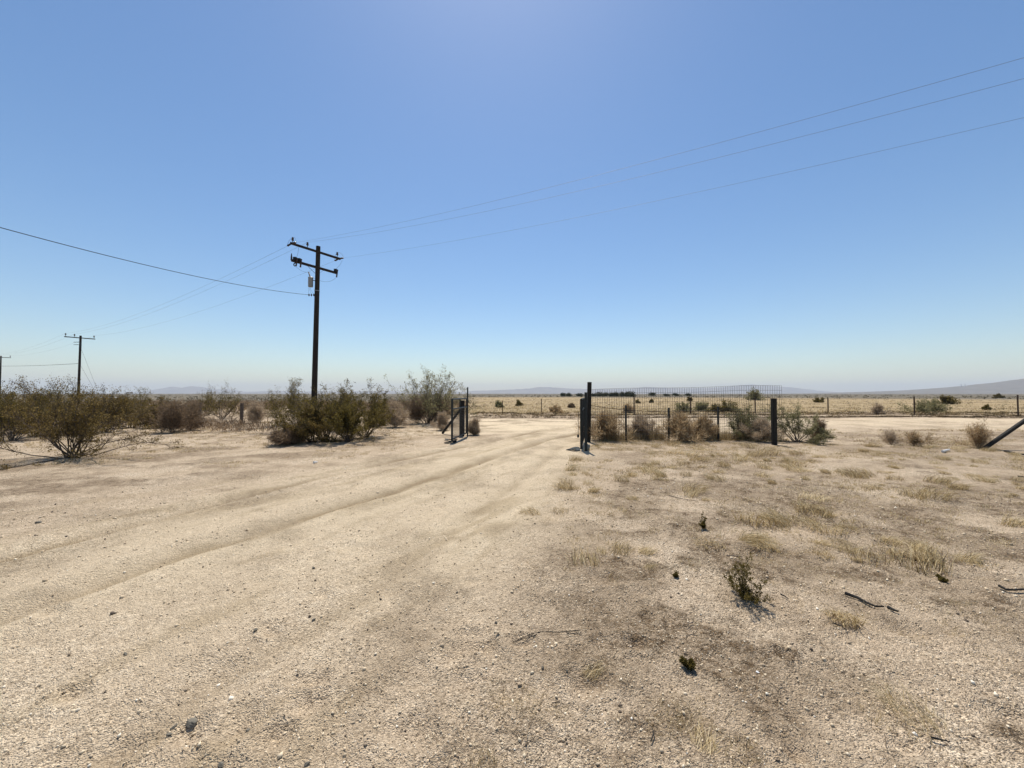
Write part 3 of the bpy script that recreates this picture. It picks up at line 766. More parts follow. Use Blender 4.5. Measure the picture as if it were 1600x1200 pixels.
def make_tufts():
    rng = np.random.default_rng(21)
    protos = []
    for k in range(10):
        n = int(rng.integers(90, 170)); h = rng.uniform(.09, .17)
        ln = rng.normal(size=2)*.6
        V = blades(rng, n, h, .13 if k % 2 else .22, ln, .0026, .55)
        protos.append(blade_mesh('grass_tuft', V, np.clip(rng.random()*.4+.3+rng.normal(size=n)*.32, 0, 1), M['straw']))
    return protos
TUFT = make_tufts()
tuft_first = []
def tuft(px, py, scale, k, label, group=None, squash=1.0, rz=None):
    rz = random.random()*6.28 if rz is None else rz
    p = on_ground(px, py)
    o = link_mesh('grass_tuft', TUFT[k % len(TUFT)])
    o.location = p; o.rotation_euler = (0, 0, rz); o.scale = (scale, scale, scale*squash)
    tag(o, label, 'grass tuft', group); return o
random.seed(4)
for a in (
    (830, 800, 1.5, 0, 'round dry grass tuft on the edge of the track'),
    (1320, 968, 1.7, 1, 'wide flattened dry grass tuft beside the dark wood strip', .55),
    (1430, 1120, 1.3, 2, 'long golden grass tuft nearest the lower right corner', .7),
    (920, 1050, 1.0, 3, 'thin leaning grass tuft below the forked dry twig', .6),
    (755, 1196, .8, 4, 'dry grass tuft at the bottom edge of the picture', .8),
    (1585, 820, 2.4, 5, 'bushy brown grass tuft at the right picture edge', .8),
    (1083, 768, 2.2, 6, 'brown grass tuft left of the track-side weeds', .7),
    (1022, 749, 1.5, 7, 'small grass tuft on the sand before the wire fence', .9),
    (972, 752, 1.5, 8, 'small straw tuft left of its neighbour before the fence', .9),
    (1208, 758, 1.4, 9, 'upright grass tuft on pale sand right of centre', 1),
    (876, 796, 1.5, 4, 'low tangled grass patch right of the tuft on the track edge', .5),
    (1100, 1165, 1.0, 3, 'sprawling dry stalks near the bottom right', .3),
    (1495, 768, 2.4, 1, 'flat brown grass patch at the right', .5),
    (1270, 782, 2.0, 2, 'flat straw patch on the pale sand', .4),
    (1110, 853, 1.7, 0, 'reddish dry tuft behind the small green plant', .6),
    (990, 780, 1.7, 5, 'straw tuft between the track edge and the brown tuft', .6),
    (1200, 712, 3.0, 6, 'tall straw grass before the square black post', .8),
    (1155, 722, 3.0, 7, 'golden grass clump left of the square black post', .7),
    (1345, 745, 2.6, 8, 'golden grass patch right of the square black post', .6)):
    tuft(a[0], a[1], a[2], a[3], a[4], 'dry grass tufts on the sand', a[5] if len(a) > 5 else 1)
LAND = [(905, 700, 'the foot of the right gate leaf'), (977, 687, 'the first steel fence post'), (1044, 688, 'the middle steel fence post'), (1121, 688, 'the last steel fence post'),
        (1210, 697, 'the square black post'), (1281, 690, 'the weed by the square post'), (1392, 696, 'the thin dead weed'), (1430, 698, 'the sparse brown weed'), (1480, 707, 'the white scrap'), (1535, 702, 'the leaning brace'),
        (1099, 826, 'the upright green plant'), (1163, 938, 'the green creosote seedling'), (1083, 768, 'the brown grass tuft'), (1208, 758, 'the upright grass tuft'), (1270, 782, 'the flat straw patch'), (1345, 745, 'the golden grass patch'),
        (1495, 768, 'the flat brown grass patch'), (1585, 820, 'the bushy brown tuft'), (830, 800, 'the round tuft on the track edge'), (990, 780, 'the track-side straw tuft'), (1470, 903, 'the flat dark green weed'), (1340, 938, 'the cracked wood strip'),
        (1068, 780, 'the thin pale twig'), (1600, 749, 'the dark straight stick')]
rg = np.random.default_rng(33)
used_labels = set(); SV = []; SF = []; SS = []; base_n = 0; cnt = 0
order = []
while len(order) < 170:
    px = rg.uniform(880, 1600); py = 696+rg.random()**1.4*190
    p = gnd(px, py)
    if p.x < np.interp(p.y, RIGHT_EDGE[:, 0], RIGHT_EDGE[:, 1])+.3 and p.y < 13: continue
    if fbm(np.array([p.x]), np.array([p.y]), 1.8, 3, 201)[0] < -.12: continue
    sc = rg.uniform(.8, 2.3); order.append((sc/p.y, px, py, sc, int(rg.integers(10)), rg.uniform(.35, .9)))
order.sort(reverse=True)
for _, px, py, sc, k, sq in order:
    lx, ly, ln = min(LAND, key=lambda q: (q[0]-px)**2+((q[1]-py)*1.6)**2)
    dx, dy = px-lx, (py-ly)*1.6
    side = ('right of' if dx > 0 else 'left of') if abs(dx) > abs(dy) else ('in front of' if dy > 0 else 'behind')
    near = 'just' if math.hypot(dx, dy) < 32 else 'some way'
    if side == 'behind' and near == 'just': near = 'close'
    lab = f"{'small' if sc < 1.3 else 'middling' if sc < 1.85 else 'broad'} {'flat' if sq < .62 else 'bushy'} straw tuft {near} {side} {ln}"
    if lab not in used_labels and cnt < 90:
        used_labels.add(lab); cnt += 1
        tuft(px, py, sc, k, lab, 'small straw tufts before the wire fence', sq)
    else:
        me = TUFT[k]; v = np.zeros(len(me.vertices)*3, np.float32); me.vertices.foreach_get('co', v); v = v.reshape(-1, 3)*np.array([sc, sc, sc*sq])
        a = rg.random()*6.28; c_, s_ = math.cos(a), math.sin(a); p = on_ground(px, py)
        v = np.stack([v[:, 0]*c_-v[:, 1]*s_+p.x, v[:, 0]*s_+v[:, 1]*c_+p.y, v[:, 2]+p.z], 1)
        SV.append(v.reshape(-1, 5, 3)); sh = np.zeros(len(v), np.float32); me.attributes['shade'].data.foreach_get('value', sh); SS.append(sh[::5])
tag(link_mesh('grass_stubble', blade_mesh('grass_stubble', np.concatenate(SV), np.concatenate(SS), M['straw'])), 'thin straw stubble between the grass tufts', 'grass', kind='stuff')

def grass_field():
    rng = np.random.default_rng(41); VV = []; SH = []
    def put(x, y, n, h, sp, w, curl=.6, sh0=None, lean=(0, 0)):
        z = height(x, y)
        for xi, yi, zi in zip(x, y, z):
            V = blades(rng, n, h*rng.uniform(.5, 1.3), sp, lean, w, curl); V += np.array([xi, yi, zi]); VV.append(V)
            SH.append(np.clip((rng.random()*.6+.2 if sh0 is None else sh0)+rng.normal(size=n)*.18, 0, 1))
    # golden field beyond the road
    n = 6500; az = rng.uniform(R(-14), R(57), n); r = 27*np.exp(rng.random(n)*math.log(170/27))
    x = r*np.sin(az); y = r*np.cos(az); k = (y > 27.5); x, y = x[k], y[k]
    put(x, y, 6, .26, .9, .034, .8)
    # straw between fence and sand right of the track
    n = 9000; x = rng.uniform(.5, 18, n); y = 3.2+9.6*rng.random(n)**.65
    k = (x > np.interp(y, RIGHT_EDGE[:, 0], RIGHT_EDGE[:, 1])+.25) & (fbm(x, y, 1.5, 4, 211) > .02)
    put(x[k], y[k], 13, .085, .24, .0048, 1.0)
    n = 2600; az = rng.uniform(R(-6), R(56), n); r = 1.9+5.5*rng.random(n)**1.3; x = r*np.sin(az); y = r*np.cos(az)
    k = (x > np.interp(y, RIGHT_EDGE[:, 0], RIGHT_EDGE[:, 1])+.2) & (fbm(x, y, .9, 4, 261) > .10) & (y > 1.5)
    put(x[k], y[k], 13, .045, .13, .0021, 1.5, .42)
    # left side thin grass before the bushes
    n = 2600; x = rng.uniform(-16, -1.5, n); y = rng.uniform(8.2, 22, n)
    dA = poly_dist(x, y, RUT_A); k = (dA[0] > 1.2) & (dA[1] < 0) & (fbm(x, y, 1.6, 3, 221) > -.05)
    put(x[k], y[k], 14, .09, .25, .007, 1.0)
    # dark blades on the windrows
    n = 700; x = rng.uniform(-3, 40, n); y = 28.4+rng.normal(size=n)*.5
    put(x, y, 12, .22, .6, .022, .9, .12)
    n = 420; x = rng.uniform(-2.5, 34, n); y = 25.0+rng.normal(size=n)*.22
    put(x, y, 10, .12, .5, .022, 1.0, .05)
    # dry upright grass along the wire fence
    n = 900; x = rng.uniform(2.5, 8.9, n); y = 13.15+rng.normal(size=n)*.16; k = fbm(x, y, 1.2, 2, 251) > -.35
    put(x[k], y[k], 13, .40, .35, .006, .28, .38)
    n = 900; x = rng.uniform(8.5, 30, n); y = rng.uniform(11.5, 16.5, n); k = fbm(x, y, 1.5, 3, 252) > -.02
    put(x[k], y[k], 12, .12, .35, .010, 1.1, .3)
    # beyond the fence towards the road
    n = 1700; x = rng.uniform(-3, 42, n); y = np.where(rng.random(n) < .5, 25.0, 28.35)+rng.normal(size=n)*.16
    put(x, y, 9, .13, .5, .03, 1.2, -.3)
    n = 900; x = rng.uniform(2.5, 30, n); y = rng.uniform(12.5, 17, n); k = fbm(x, y, 1.8, 3, 231) > .05
    put(x[k], y[k], 12, .10, .3, .009, 1.0)
    V = np.concatenate(VV); S = np.concatenate(SH)
    tag(link_mesh('dry_grass', blade_mesh('dry_grass', V, S, M['straw'])), 'dry straw grass spread over sand and field', 'grass', kind='stuff')
grass_field()

# ------------------------------------------------------------------ grit and litter close to the camera
OCT = np.array([(1, 0, 0), (-1, 0, 0), (0, 1, 0), (0, -1, 0), (0, 0, 1), (0, 0, -1)], float)
OCF = np.array([(0, 2, 4), (2, 1, 4), (1, 3, 4), (3, 0, 4), (2, 0, 5), (1, 2, 5), (3, 1, 5), (0, 3, 5)])
def rot_rand(rng, n):
    q = rng.normal(size=(n, 4)); q /= np.linalg.norm(q, axis=1, keepdims=True)
    w, x, y, z = q.T
    return np.stack([1-2*(y*y+z*z), 2*(x*y-z*w), 2*(x*z+y*w), 2*(x*y+z*w), 1-2*(x*x+z*z), 2*(y*z-x*w), 2*(x*z-y*w), 2*(y*z+x*w), 1-2*(x*x+y*y)], 1).reshape(n, 3, 3)
def grit():
    rng = np.random.default_rng(51)
    n = 54000
    az = rng.uniform(R(-57), R(57), n); r = 1.35*np.exp(rng.random(n)**1.25*math.log(9/1.35))
    x = r*np.sin(az); y = r*np.cos(az)
    mk = masks(x, y); k = rng.random(n) < (1-.75*mk[1])
    x, y, r = x[k], y[k], r[k]; n = len(x)
    s = np.clip(rng.lognormal(math.log(.0025), .50, n), .0011, .0105)*np.clip(.75+r*.16, 1, 1.9)
    V = OCT[None]*(1+.35*rng.normal(size=(n, 6, 1)).clip(-1, 1))*s[:, None, None]
    V = V*rng.uniform(.6, 1.3, (n, 1, 3))
    V = np.einsum('nij,nkj->nki', rot_rand(rng, n), V)
    z = height(x, y)
    V += np.stack([x, y, z+s*.35], 1)[:, None]
    Fs = (np.arange(n)*6)[:, None, None]+OCF[None]
    sh = np.clip(rng.beta(2.6, 2.0, n), 0, 1); sh[rng.random(n) < .05] = .02
    tag(link_mesh('gravel', np_mesh('gravel', V.reshape(-1, 3), Fs.reshape(-1, 3), M['grit'], shade=np.repeat(sh, 6))), 'pale angular grit scattered on the sand', 'gravel', kind='stuff')
grit()
def litter_bits():
    rng = np.random.default_rng(61)
    n = 60000
    az = rng.uniform(R(-57), R(57), n); r = 1.35*np.exp(rng.random(n)**1.0*math.log(11/1.35))
    x = r*np.sin(az); y = r*np.cos(az)
    mk = masks(x, y); p = np.clip(mk[2]*1.1+.045+.12*mk[6], 0, 1)*(1-mk[1]*.8)
    k = rng.random(n) < p; x, y, r = x[k], y[k], r[k]; n = len(x)
    L = rng.lognormal(math.log(.017), .65, n).clip(.006, .13); w = rng.uniform(.0009, .0024, n)*np.clip(.7+r*.2, 1, 2.5)
    a = rng.normal(size=n)*.9+.2; e = rng.normal(size=n)*.18
    d = np.stack([np.cos(a)*np.cos(e), np.sin(a)*np.cos(e), np.sin(e)], 1)*L[:, None]/2
    s = np.cross(d, np.array([[0, 0, 1.]])); s /= np.linalg.norm(s, axis=1, keepdims=True); s *= w[:, None]/2
    bend = np.cross(d, s*0+np.array([[0, 0, 1.]]))*rng.normal(size=(n, 1))*.25
    c = np.stack([x, y, height(x, y)+.004+np.abs(d[:, 2])], 1)
    up = np.array([0, 0, 1.])[None]*w[:, None]*.5
    V = np.stack([c-d-s, c-d+s, c+bend+s+up, c+bend-s+up, c+d+s*.6, c+d-s*.6], 1)
    b = (np.arange(n)*6)[:, None]
    Fs = np.concatenate([b+np.array([[0, 1, 2, 3]]), b+np.array([[3, 2, 4, 5]])], 0)
    sh = np.where(rng.random(n) < .4, rng.uniform(0, .3, n), rng.beta(3, 1.8, n))
    tag(link_mesh('plant_litter', np_mesh('plant_litter', V.reshape(-1, 3), Fs, M['litter'], shade=np.repeat(sh, 6))), 'broken straw and twig bits littering the sand', 'litter', kind='stuff')
litter_bits()

# ------------------------------------------------------------------ stones, sticks, little plants
def rock(label, px, py, sx, sy, sz, seed, mat='rock', group=None):
    rng = np.random.default_rng(seed)
    import bmesh
    bm = bmesh.new(); bmesh.ops.create_icosphere(bm, subdivisions=3, radius=1)
    cuts = [unit(rng.normal(size=3)) for _ in range(9)]
    for v in bm.verts:
        c = np.array(v.co)
        for q in cuts:
            dd = c@q
            if dd > .72: c = c-q*(dd-.72)
        v.co = Vector(c*(1+.03*rng.normal()))
        v.co.x *= sx; v.co.y *= sy; v.co.z *= sz
    me = bpy.data.meshes.new('stone'); bm.to_mesh(me); bm.free(); me.materials.append(M[mat])
    o = link_mesh('stone', me); p = on_ground(px, py)
    o.location = p+Vector((0, 0, sz*.45)); o.rotation_euler = (rng.normal()*.15, rng.normal()*.15, rng.random()*6)
    tag(o, label, 'stone', group)
rock('largest flat grey green stone near the lower left of the track', 300, 1126, .034, .022, .016, 1)
rock('narrow grey stone just left of the largest stone', 272, 1133, .018, .008, .008, 2)
rock('small narrow stone at the left end of the stone cluster', 264, 1145, .016, .007, .006, 3)
rock('small green grey stone right of the largest stone', 387, 1136, .012, .010, .008, 4)
rock('grey stone in the middle of the track', 399, 988, .018, .011, .010, 5)
rock('dark stone further up the middle of the track', 490, 885, .018, .013, .012, 6)
rock('dark grey stone on the sand between track and pit', 490, 964, .016, .010, .010, 7)
rock('dark stone at the left of the track beside a thin dark streak', 196, 1021, .022, .008, .008, 8)
rock('pointed black stone left of the thin leaning grass tuft', 848, 1047, .010, .008, .013, 9)
rock('rounded grey stone below the thin forked twig', 886, 1054, .009, .007, .007, 10)
rock('pale round stone right of the small green seedling', 1184, 1048, .010, .009, .007, 11, 'white')
rock('bluish stone at the foot of the small green seedling', 1084, 1048, .020, .011, .010, 12)
rock('small dark stone on the pale sand left of centre', 714, 926, .011, .009, .008, 13)
rock('dark round stone in the sandy pit', 775, 975, .012, .010, .012, 14)
rock('small grey stone at the bottom of the track left of centre', 345, 1195, .018, .01, .008, 15)
rock('tan stone beside the rut, far left', 60, 816, .03, .02, .02, 16)
rock('small brown stone at the bottom edge near the centre', 480, 1192, .012, .009, .008, 17)
rock('grey pebble on pale sand at the far right', 1530, 878, .035, .02, .02, 18)

def stick(label, pts, r, mat='old_wood', name='dry_twig', cat='twig', z=.008, parts=None):
    mb = MB()
    for P_ in pts:
        ps = []
        for i, (px, py) in enumerate(P_):
            p = on_ground(px, py); ps.append(p+Vector((0, 0, z+r+.004)))
        n = len(ps); mb.tube(ps, [r*(1-.55*i/(n-1)) for i in range(n)], 6)
    o = mb.build(name, M[mat], None, True); tag(o, label, cat)
rr = random.Random(3)
stick('long dark forked dry twig lying on the sand near the centre', [[(907, 990), (875, 993), (845, 992), (828, 995), (812, 998), (801, 1003)], [(845, 992), (832, 998), (820, 997), (803, 1003)], [(885, 994), (897, 996), (905, 996)]], .0028, 'post_wood', z=.006)
stick('dark cracked wood strip half buried in the sand on the right', [[(1320, 930), (1340, 936), (1355, 944), (1368, 951), (1381, 951)], ], .012, 'post_wood', 'wood_strip', 'wood', z=.002)  # dark tubes drawn for the shade in a soil crack
stick('short dark wood chunk right of the cracked strip', [[(1388, 952), (1396, 957), (1404, 960)]], .012, 'post_wood', 'wood_strip', 'wood', z=.002)
stick('dark curved stick at the right picture edge', [[(1561, 918), (1572, 923), (1586, 925), (1600, 926), (1612, 927)]], .010, 'post_wood')
stick('pale short stick on the sand beside the burrow hole', [[(1083, 977), (1078, 981), (1073, 985)]], .0035, 'old_wood')
stick('dark short twig at the top of the small green plant', [[(1136, 871), (1148, 873), (1160, 875)]], .006, 'old_wood')
stick('short twig lying right of the small green plant', [[(1220, 930), (1226, 933), (1232, 938)]], .006, 'post_wood')
stick('dark little twig right of the bottom dry stalks', [[(863, 1105), (870, 1103), (878, 1098)]], .0025, 'post_wood')
stick('bent dry stalk lying by the bottom dry stalks', [[(1017, 1165), (1022, 1150), (1018, 1140)]], .003, 'post_wood')
stick('curved thin stick under the wide flattened tuft', [[(1302, 977), (1312, 981), (1322, 980)]], .005, 'post_wood')
stick('small dark stick near the golden tuft in the lower right', [[(1455, 1155), (1468, 1158), (1484, 1162)]], .0045, 'post_wood')
stick('dark straight stick at the right above the brown tuft', [[(1590, 748), (1600, 749), (1615, 750)]], .015, 'post_wood')
stick('thin pale twig on the brown ground right of centre', [[(1045, 775), (1065, 780), (1090, 784)]], .006, 'old_wood')
stick('small white paper scrap on the sand before the big pole bushes', [[(490, 724), (496, 723)]], .03, 'white', 'white_scrap', 'scrap', z=0)
stick('white scrap on the sand left of the leaning brace', [[(1473, 708), (1484, 705)]], .035, 'white', 'white_scrap', 'scrap', z=0)

def seedling(label, px, py, hpx, seed, w=.6, n=9, mat='creosote'):
    p = on_ground(px, py); hh = hpx/F*p.y*1.1
    return shrub('green_seedling', 'plant', label, p, M[mat], M['stem'], 0, None, seed=seed, Hh=hh, W=hh*w*1.3, nst=n, tilt=(4, 60), nbr=2, ntw=2, nleaf=9,
                 llen=.011, lwid=.005, r0=.0022, spread=.003, bare=.1, segn=6, up=.04, tlen=(.10, .2))
seedling('small dark green creosote seedling standing alone on the right sand', 1163, 938, 58, 91, .8, 20)
seedling('tiny upright green plant further back towards the fence', 1099, 826, 22, 92, .6, 6)
seedling('tiny green seedling behind the bluish stone', 1075, 1043, 15, 93, 1.0, 6)
seedling('flat dark green weed on the brown ground at the right', 1470, 903, 5, 94, 4.0, 7)
seedling('tiny dark weed left of the green creosote seedling', 1058, 903, 7, 95, .9, 4)

# ------------------------------------------------------------------ utility poles and wires
def wire_pts(a, b, sag, n=40):
    a, b = Vector(a), Vector(b)
    return [a.lerp(b, i/n)-Vector((0, 0, 4*sag*(i/n)*(1-i/n))) for i in range(n+1)]
def wire(name, a, b, sag, r, mat, label=None, cat=None, group=None, parent=None):
    mb = MB(); mb.tube(wire_pts(a, b, sag), r, 5)
    o = mb.build(name, mat, parent, True)
    if label: tag(o, label, cat, group)
    return o

LINE = Vector((-.84, .543, 0)).normalized(); ARM = Vector((.543, .84, 0)).normalized()   # line runs left-away, crossarms at right angles
def insulator(mb, p, s=1.0):
    p = Vector(p)
    prof = [(0, .02), (.05, .02), (.06, .055), (.10, .06), (.12, .035), (.16, .05), (.19, .045), (.22, .02)]
    mb.tube([p+Vector((0, 0, z*s)) for z, _ in prof], [r*s for _, r in prof], 10)

PB = at(491, 640, 22.5); PT = at(497.3, 385, 22.5)
base1 = Vector((PB.x-.03, 22.5, 0)); top1 = Vector((PT.x, 22.5, PT.z))
def axis1(z): return base1.lerp(top1, z/top1.z)
def arm_h(py): return at(497, py, 22.5).z
pole = empty('power_pole', base1); tag(pole, 'tall dark wooden power pole with two crossarms and a transformer can', 'power pole')
def rel(o, p): return Vector(p)-o.location
mb = MB(); N = 12
mb.tube([rel(pole, axis1(z)) for z in np.linspace(-.3, top1.z, N)], [.165-.045*i/(N-1) for i in range(N)], 16); mb.build('pole', M['pole_wood'], pole, True)
zU, zL = arm_h(394.5), arm_h(419)
cU = axis1(zU)-LINE*.0+Vector((.0, -.16, 0)); cL = axis1(zL)+Vector((0, -.16, 0))
tilt = .0
aU = (cU-ARM*1.5, cU+ARM*1.5); aL = (cL-ARM*1.42, cL+ARM*1.28)
MB().bar(rel(pole, aU[0]), rel(pole, aU[1]), .10, .125).build('crossarm', M['pole_wood'], pole)
MB().bar(rel(pole, aL[0]), rel(pole, aL[1]), .11, .135).build('crossarm', M['pole_wood'], pole)
# steel braces of the lower arm
for s in (-1, 1):
    MB().bar(rel(pole, cL+ARM*.55*s+Vector((0, -.07, -.03))), rel(pole, axis1(zL-.42)+Vector((0, -.14, 0))), .03, .008).build('arm_brace', M['rust'], pole)
ins = []
for t in (-1.38, -.55, 1.30):
    m_ = MB(); q = cU+ARM*t+Vector((0, 0, .06)); m_.tube([rel(pole, q), rel(pole, q+Vector((0, 0, .1)))], .012, 6); insulator(m_, rel(pole, q+Vector((0, 0, .06))), 1.15)
    m_.build('insulator', M['ceramic'], pole, True); ins.append(q+Vector((0, 0, .30)))
# dead-end strain insulators and their jumper loops at the arm ends
ends = []
for t in (-1.44, 1.42):
    for sgn in (-1, 1):
        q = cU+ARM*t; e = q+LINE*sgn*.48+Vector((0, 0, -.05))
        m_ = MB()
        K = 17
        pts = [rel(pole, q.lerp(e, k/(K-1))) for k in range(K)]
        m_.tube(pts, [(.014 if (k < 4 or k > 14) else (.052 if k % 2 else .026)) for k in range(K)], 10)
        m_.build('strain_insulator', M['ceramic'], pole, True); ends.append((t, sgn, e))
for t, sgn, e in ends:
    top = cU+ARM*(-1.38 if t < 0 else 1.30)+Vector((0, 0, .32))
    mid = (e+top)/2+LINE*sgn*.10+Vector((0, 0, .22))
    pts = []
    for k in range(13):
        u = k/12; pts.append(rel(pole, e*(1-u)**2+mid*2*u*(1-u)+top*u*u))
    MB().tube(pts, .006, 5).build('jumper_wire', M['cable'], pole, True)
# fuse cutouts on the lower arm
for t, s in ((-1.22, -1), (-.98, -1), (1.22, 1)):
    q = cL+ARM*t
    cut = MB().bar(rel(pole, q+Vector((0, -.02, .07))), rel(pole, q+Vector((0, -.02, .22))), .17, .15).build('cutout_bracket', M['dark_metal'], pole)
    m_ = MB(); a_ = q-LINE*.10+Vector((0, 0, -.30)); b_ = q-LINE*.20+Vector((0, 0, .16))
    K = 11; m_.tube([rel(pole, a_.lerp(b_, k/(K-1))) for k in range(K)], [.03 if k in (0, 10) else (.05 if k % 2 else .028) for k in range(K)], 10)
    m_.build('fuse_cutout', M['ceramic'], pole, True)
m_ = MB(); m_.torus(rel(pole, cL-ARM*1.16+Vector((0, -.1, -.20))), .085, .028, (.2, 1, 0)); m_.build('arrester_ring', M['dark_metal'], pole, True)
m_ = MB(); q = cL-ARM*1.42; m_.tube([rel(pole, q), rel(pole, q+Vector((0, 0, .18))), rel(pole, q+Vector((0, 0, .38)))], [.05, .045, .02], 8); m_.build('surge_arrester', M['ceramic'], pole, True)
# drop leads
def lead(a, b, bow, r=.006):
    a, b = Vector(a), Vector(b); mid = (a+b)/2+Vector(bow); pts = []
    for k in range(13):
        u = k/12; pts.append(rel(pole, a*(1-u)**2+mid*2*u*(1-u)+b*u*u))
    MB().tube(pts, r, 5).build('drop_lead', M['cable'], pole, True)
lead(cU-ARM*1.05+Vector((0, 0, -.05)), cL-ARM*1.15+Vector((0, 0, .22)), (.06, 0, 0))
lead(cU+ARM*1.42+Vector((.2, 0, -.1)), cL+ARM*1.22+Vector((0, 0, .22)), (.12, 0, 0))
zT = at(490, 442, 22.5).z
tc = axis1(zT)+Vector((-.33, -.12, 0))
lead(cL-ARM*1.16+Vector((0, 0, -.3)), tc+Vector((-.02, 0, .62)), (0, 0, -.25))
lead(cL+ARM*1.22+Vector((0, 0, -.32)), tc+Vector((.1, 0, .30)), (.2, 0, -.5))
m_ = MB(); hh = .27
m_.tube([rel(pole, tc+Vector((0, 0, z))) for z in (-hh, -hh+.03, hh-.03, hh, hh+.05)], [.125, .135, .135, .145, .10], 20); can = m_.build('transformer_can', M['grey_metal'], pole, True)
m_ = MB(); K = 9; m_.tube([rel(pole, tc+Vector((-.03-.012*k, 0, hh+.05+.035*k))) for k in range(K)], [.045 if k % 2 else .026 for k in range(K)], 10); m_.build('bushing', M['ceramic'], pole, True)
MB().bar(rel(pole, tc+Vector((.10, 0, .12))), rel(pole, axis1(zT+.12)), .08, .03).build('transformer_bracket', M['dark_metal'], pole)
zb = at(497, 454.5, 22.5).z
MB().tube([rel(pole, axis1(zb-.02)), rel(pole, axis1(zb+.02))], .150, 16).build('metal_band', M['grey_metal'], pole, True)
zs = at(486, 461, 22.5).z
for k, dx in enumerate((-.16, -.30, -.44)):
    m_ = MB(); c_ = axis1(zs)+Vector((dx, -.05, -.01)); m_.tube([rel(pole, c_+Vector((0, 0, z))) for z in (-.07, -.03, 0, .03, .07)], [.02, .045, .03, .045, .02], 8); m_.build('spool_insulator', M['ceramic'], pole, True)
for dx in (-.42, -.28, -.14):
    lead(tc+Vector((dx*.3, 0, -hh)), axis1(zs)+Vector((dx, -.05, 0)), (-.05, 0, 0), .005)

# second and third pole down the line
def pole_at(pxt, pyt, Y, label, lean=0.0, arm_z=-.35):
    t_ = at(pxt, pyt, Y); b_ = Vector((t_.x-lean, Y, 0))
    o = empty('power_pole', b_); tag(o, label, 'power pole')
    m = MB(); m.tube([(lean*z/t_.z, 0, z) for z in np.linspace(-.3, t_.z, 8)], [.16-.005*i for i in range(8)], 12); m.build('pole', M['pole_wood'], o, True)
    c = Vector((lean, 0, t_.z+arm_z))+Vector((.08, -.14, 0))
    MB().bar(c-ARM*1.55, c+ARM*1.55, .10, .13).build('crossarm', M['pole_wood'], o)
    pins = []
    for tt in (-1.42, -.55, 1.42):
        m = MB(); q = c+ARM*tt+Vector((0, 0, .06)); m.tube([q, q+Vector((0, 0, .2))], .02, 6); insulator(m, q+Vector((0, 0, .12)), 1.5)
        m.build('insulator', M['ceramic'], o, True); pins.append(o.location+q+Vector((0, 0, .45)))
    return o, t_, pins
p2, t2, pins2 = pole_at(126, 524.5, 57, 'slim wooden power pole with one crossarm behind the left thicket', .1)
MB().bar((.22, -.1, t2.z-1.9), (.22, -.1, t2.z-1.0), .22, .16).build('equipment_box', M['dark_metal'], p2)
for z in (-.98, -1.36):
    MB().bar((-.75, -.12, t2.z+z), (.0, -.12, t2.z+z), .06, .06).build('side_bracket', M['dark_metal'], p2)
p3, t3, pins3 = pole_at(1.5, 556, 92, 'farthest power pole cut by the left picture edge', 0)
# guy wires of the second pole
for z0, px in ((t2.z-1.5, 161), (at(126, 568, 57).z, 160)):
    e = at(px, 616, 60); e.z = 0
    g = wire('guy_wire', (.1, -.05, z0), rel(p2, e), 0.02, .012, M['line_wire'], parent=p2)

GW = 'power line wires over the desert'
far_end = [Vector(a)-LINE*63 for a in (ins[0], ins[1], ins[2])]
NM = ('left end', 'middle', 'right end')
w_r = {0: (.0, .55), 1: (.0, .75), 2: (.0, .75)}
starts = [[e for t, s, e in ends if t < 0 and s < 0][0], ins[1], [e for t, s, e in ends if t > 0 and s < 0][0]]
startsL = [[e for t, s, e in ends if t < 0 and s > 0][0], ins[1], [e for t, s, e in ends if t > 0 and s > 0][0]]
RW = [(95, 8.2), (127, 9.0), (187, 11.2)]
for k in range(3):
    # the wire passes over the right edge of the view at this height; its far end is the next pole, behind the camera
    s0 = starts[k]; dirv = (far_end[k]-Vector((s0.x, s0.y, far_end[k].z))); dirv.z = 0
    # where it crosses column 1600
    u = (1600-800)/F
    tt = (u*s0.y-s0.x)/(dirv.x-u*dirv.y)
    Yc = s0.y+dirv.y*tt; zc = at(1600, RW[k][0], Yc).z
    zend = s0.z-.3
    lin = s0.z+(zend-s0.z)*tt
    sag = (lin-zc)/(4*tt*(1-tt))
    e = s0+dirv; e.z = zend
    wire('power_line', s0, e, sag, .0034, M['line_wire'], f'thin power wire running right from the {NM[k]} insulator of the big pole', 'wire', GW)
    wire('power_line', startsL[k], pins2[k], .9, .0048, M['line_wire'], f'faint power wire from the {NM[k]} insulator of the big pole to the second pole', 'wire', GW)
    wire('power_line', pins2[k], pins3[k], .8, .0055, M['line_wire'], f'faint power wire from the {NM[k]} pin of the second pole to the third', 'wire', GW)
wire('low_cable', at(123, 568, 57), at(1.5, 572, 92)+Vector((0, 0, .0)), .12, .028, M['cable'], 'low dark cable between the second and third pole', 'wire')
# service drop to the left, over the camera's shoulder
sdp = axis1(zs)+Vector((-.44, -.05, 0))
sde = Vector((-13.6, 4.5, 5.75))
wire('service_cable', sdp, sde, .50, .011, M['cable'], 'thick black service cable sagging from the big pole to the upper left', 'cable')

# ------------------------------------------------------------------ gate and fences
def uz(px, py, Y): return at(px, py, Y)
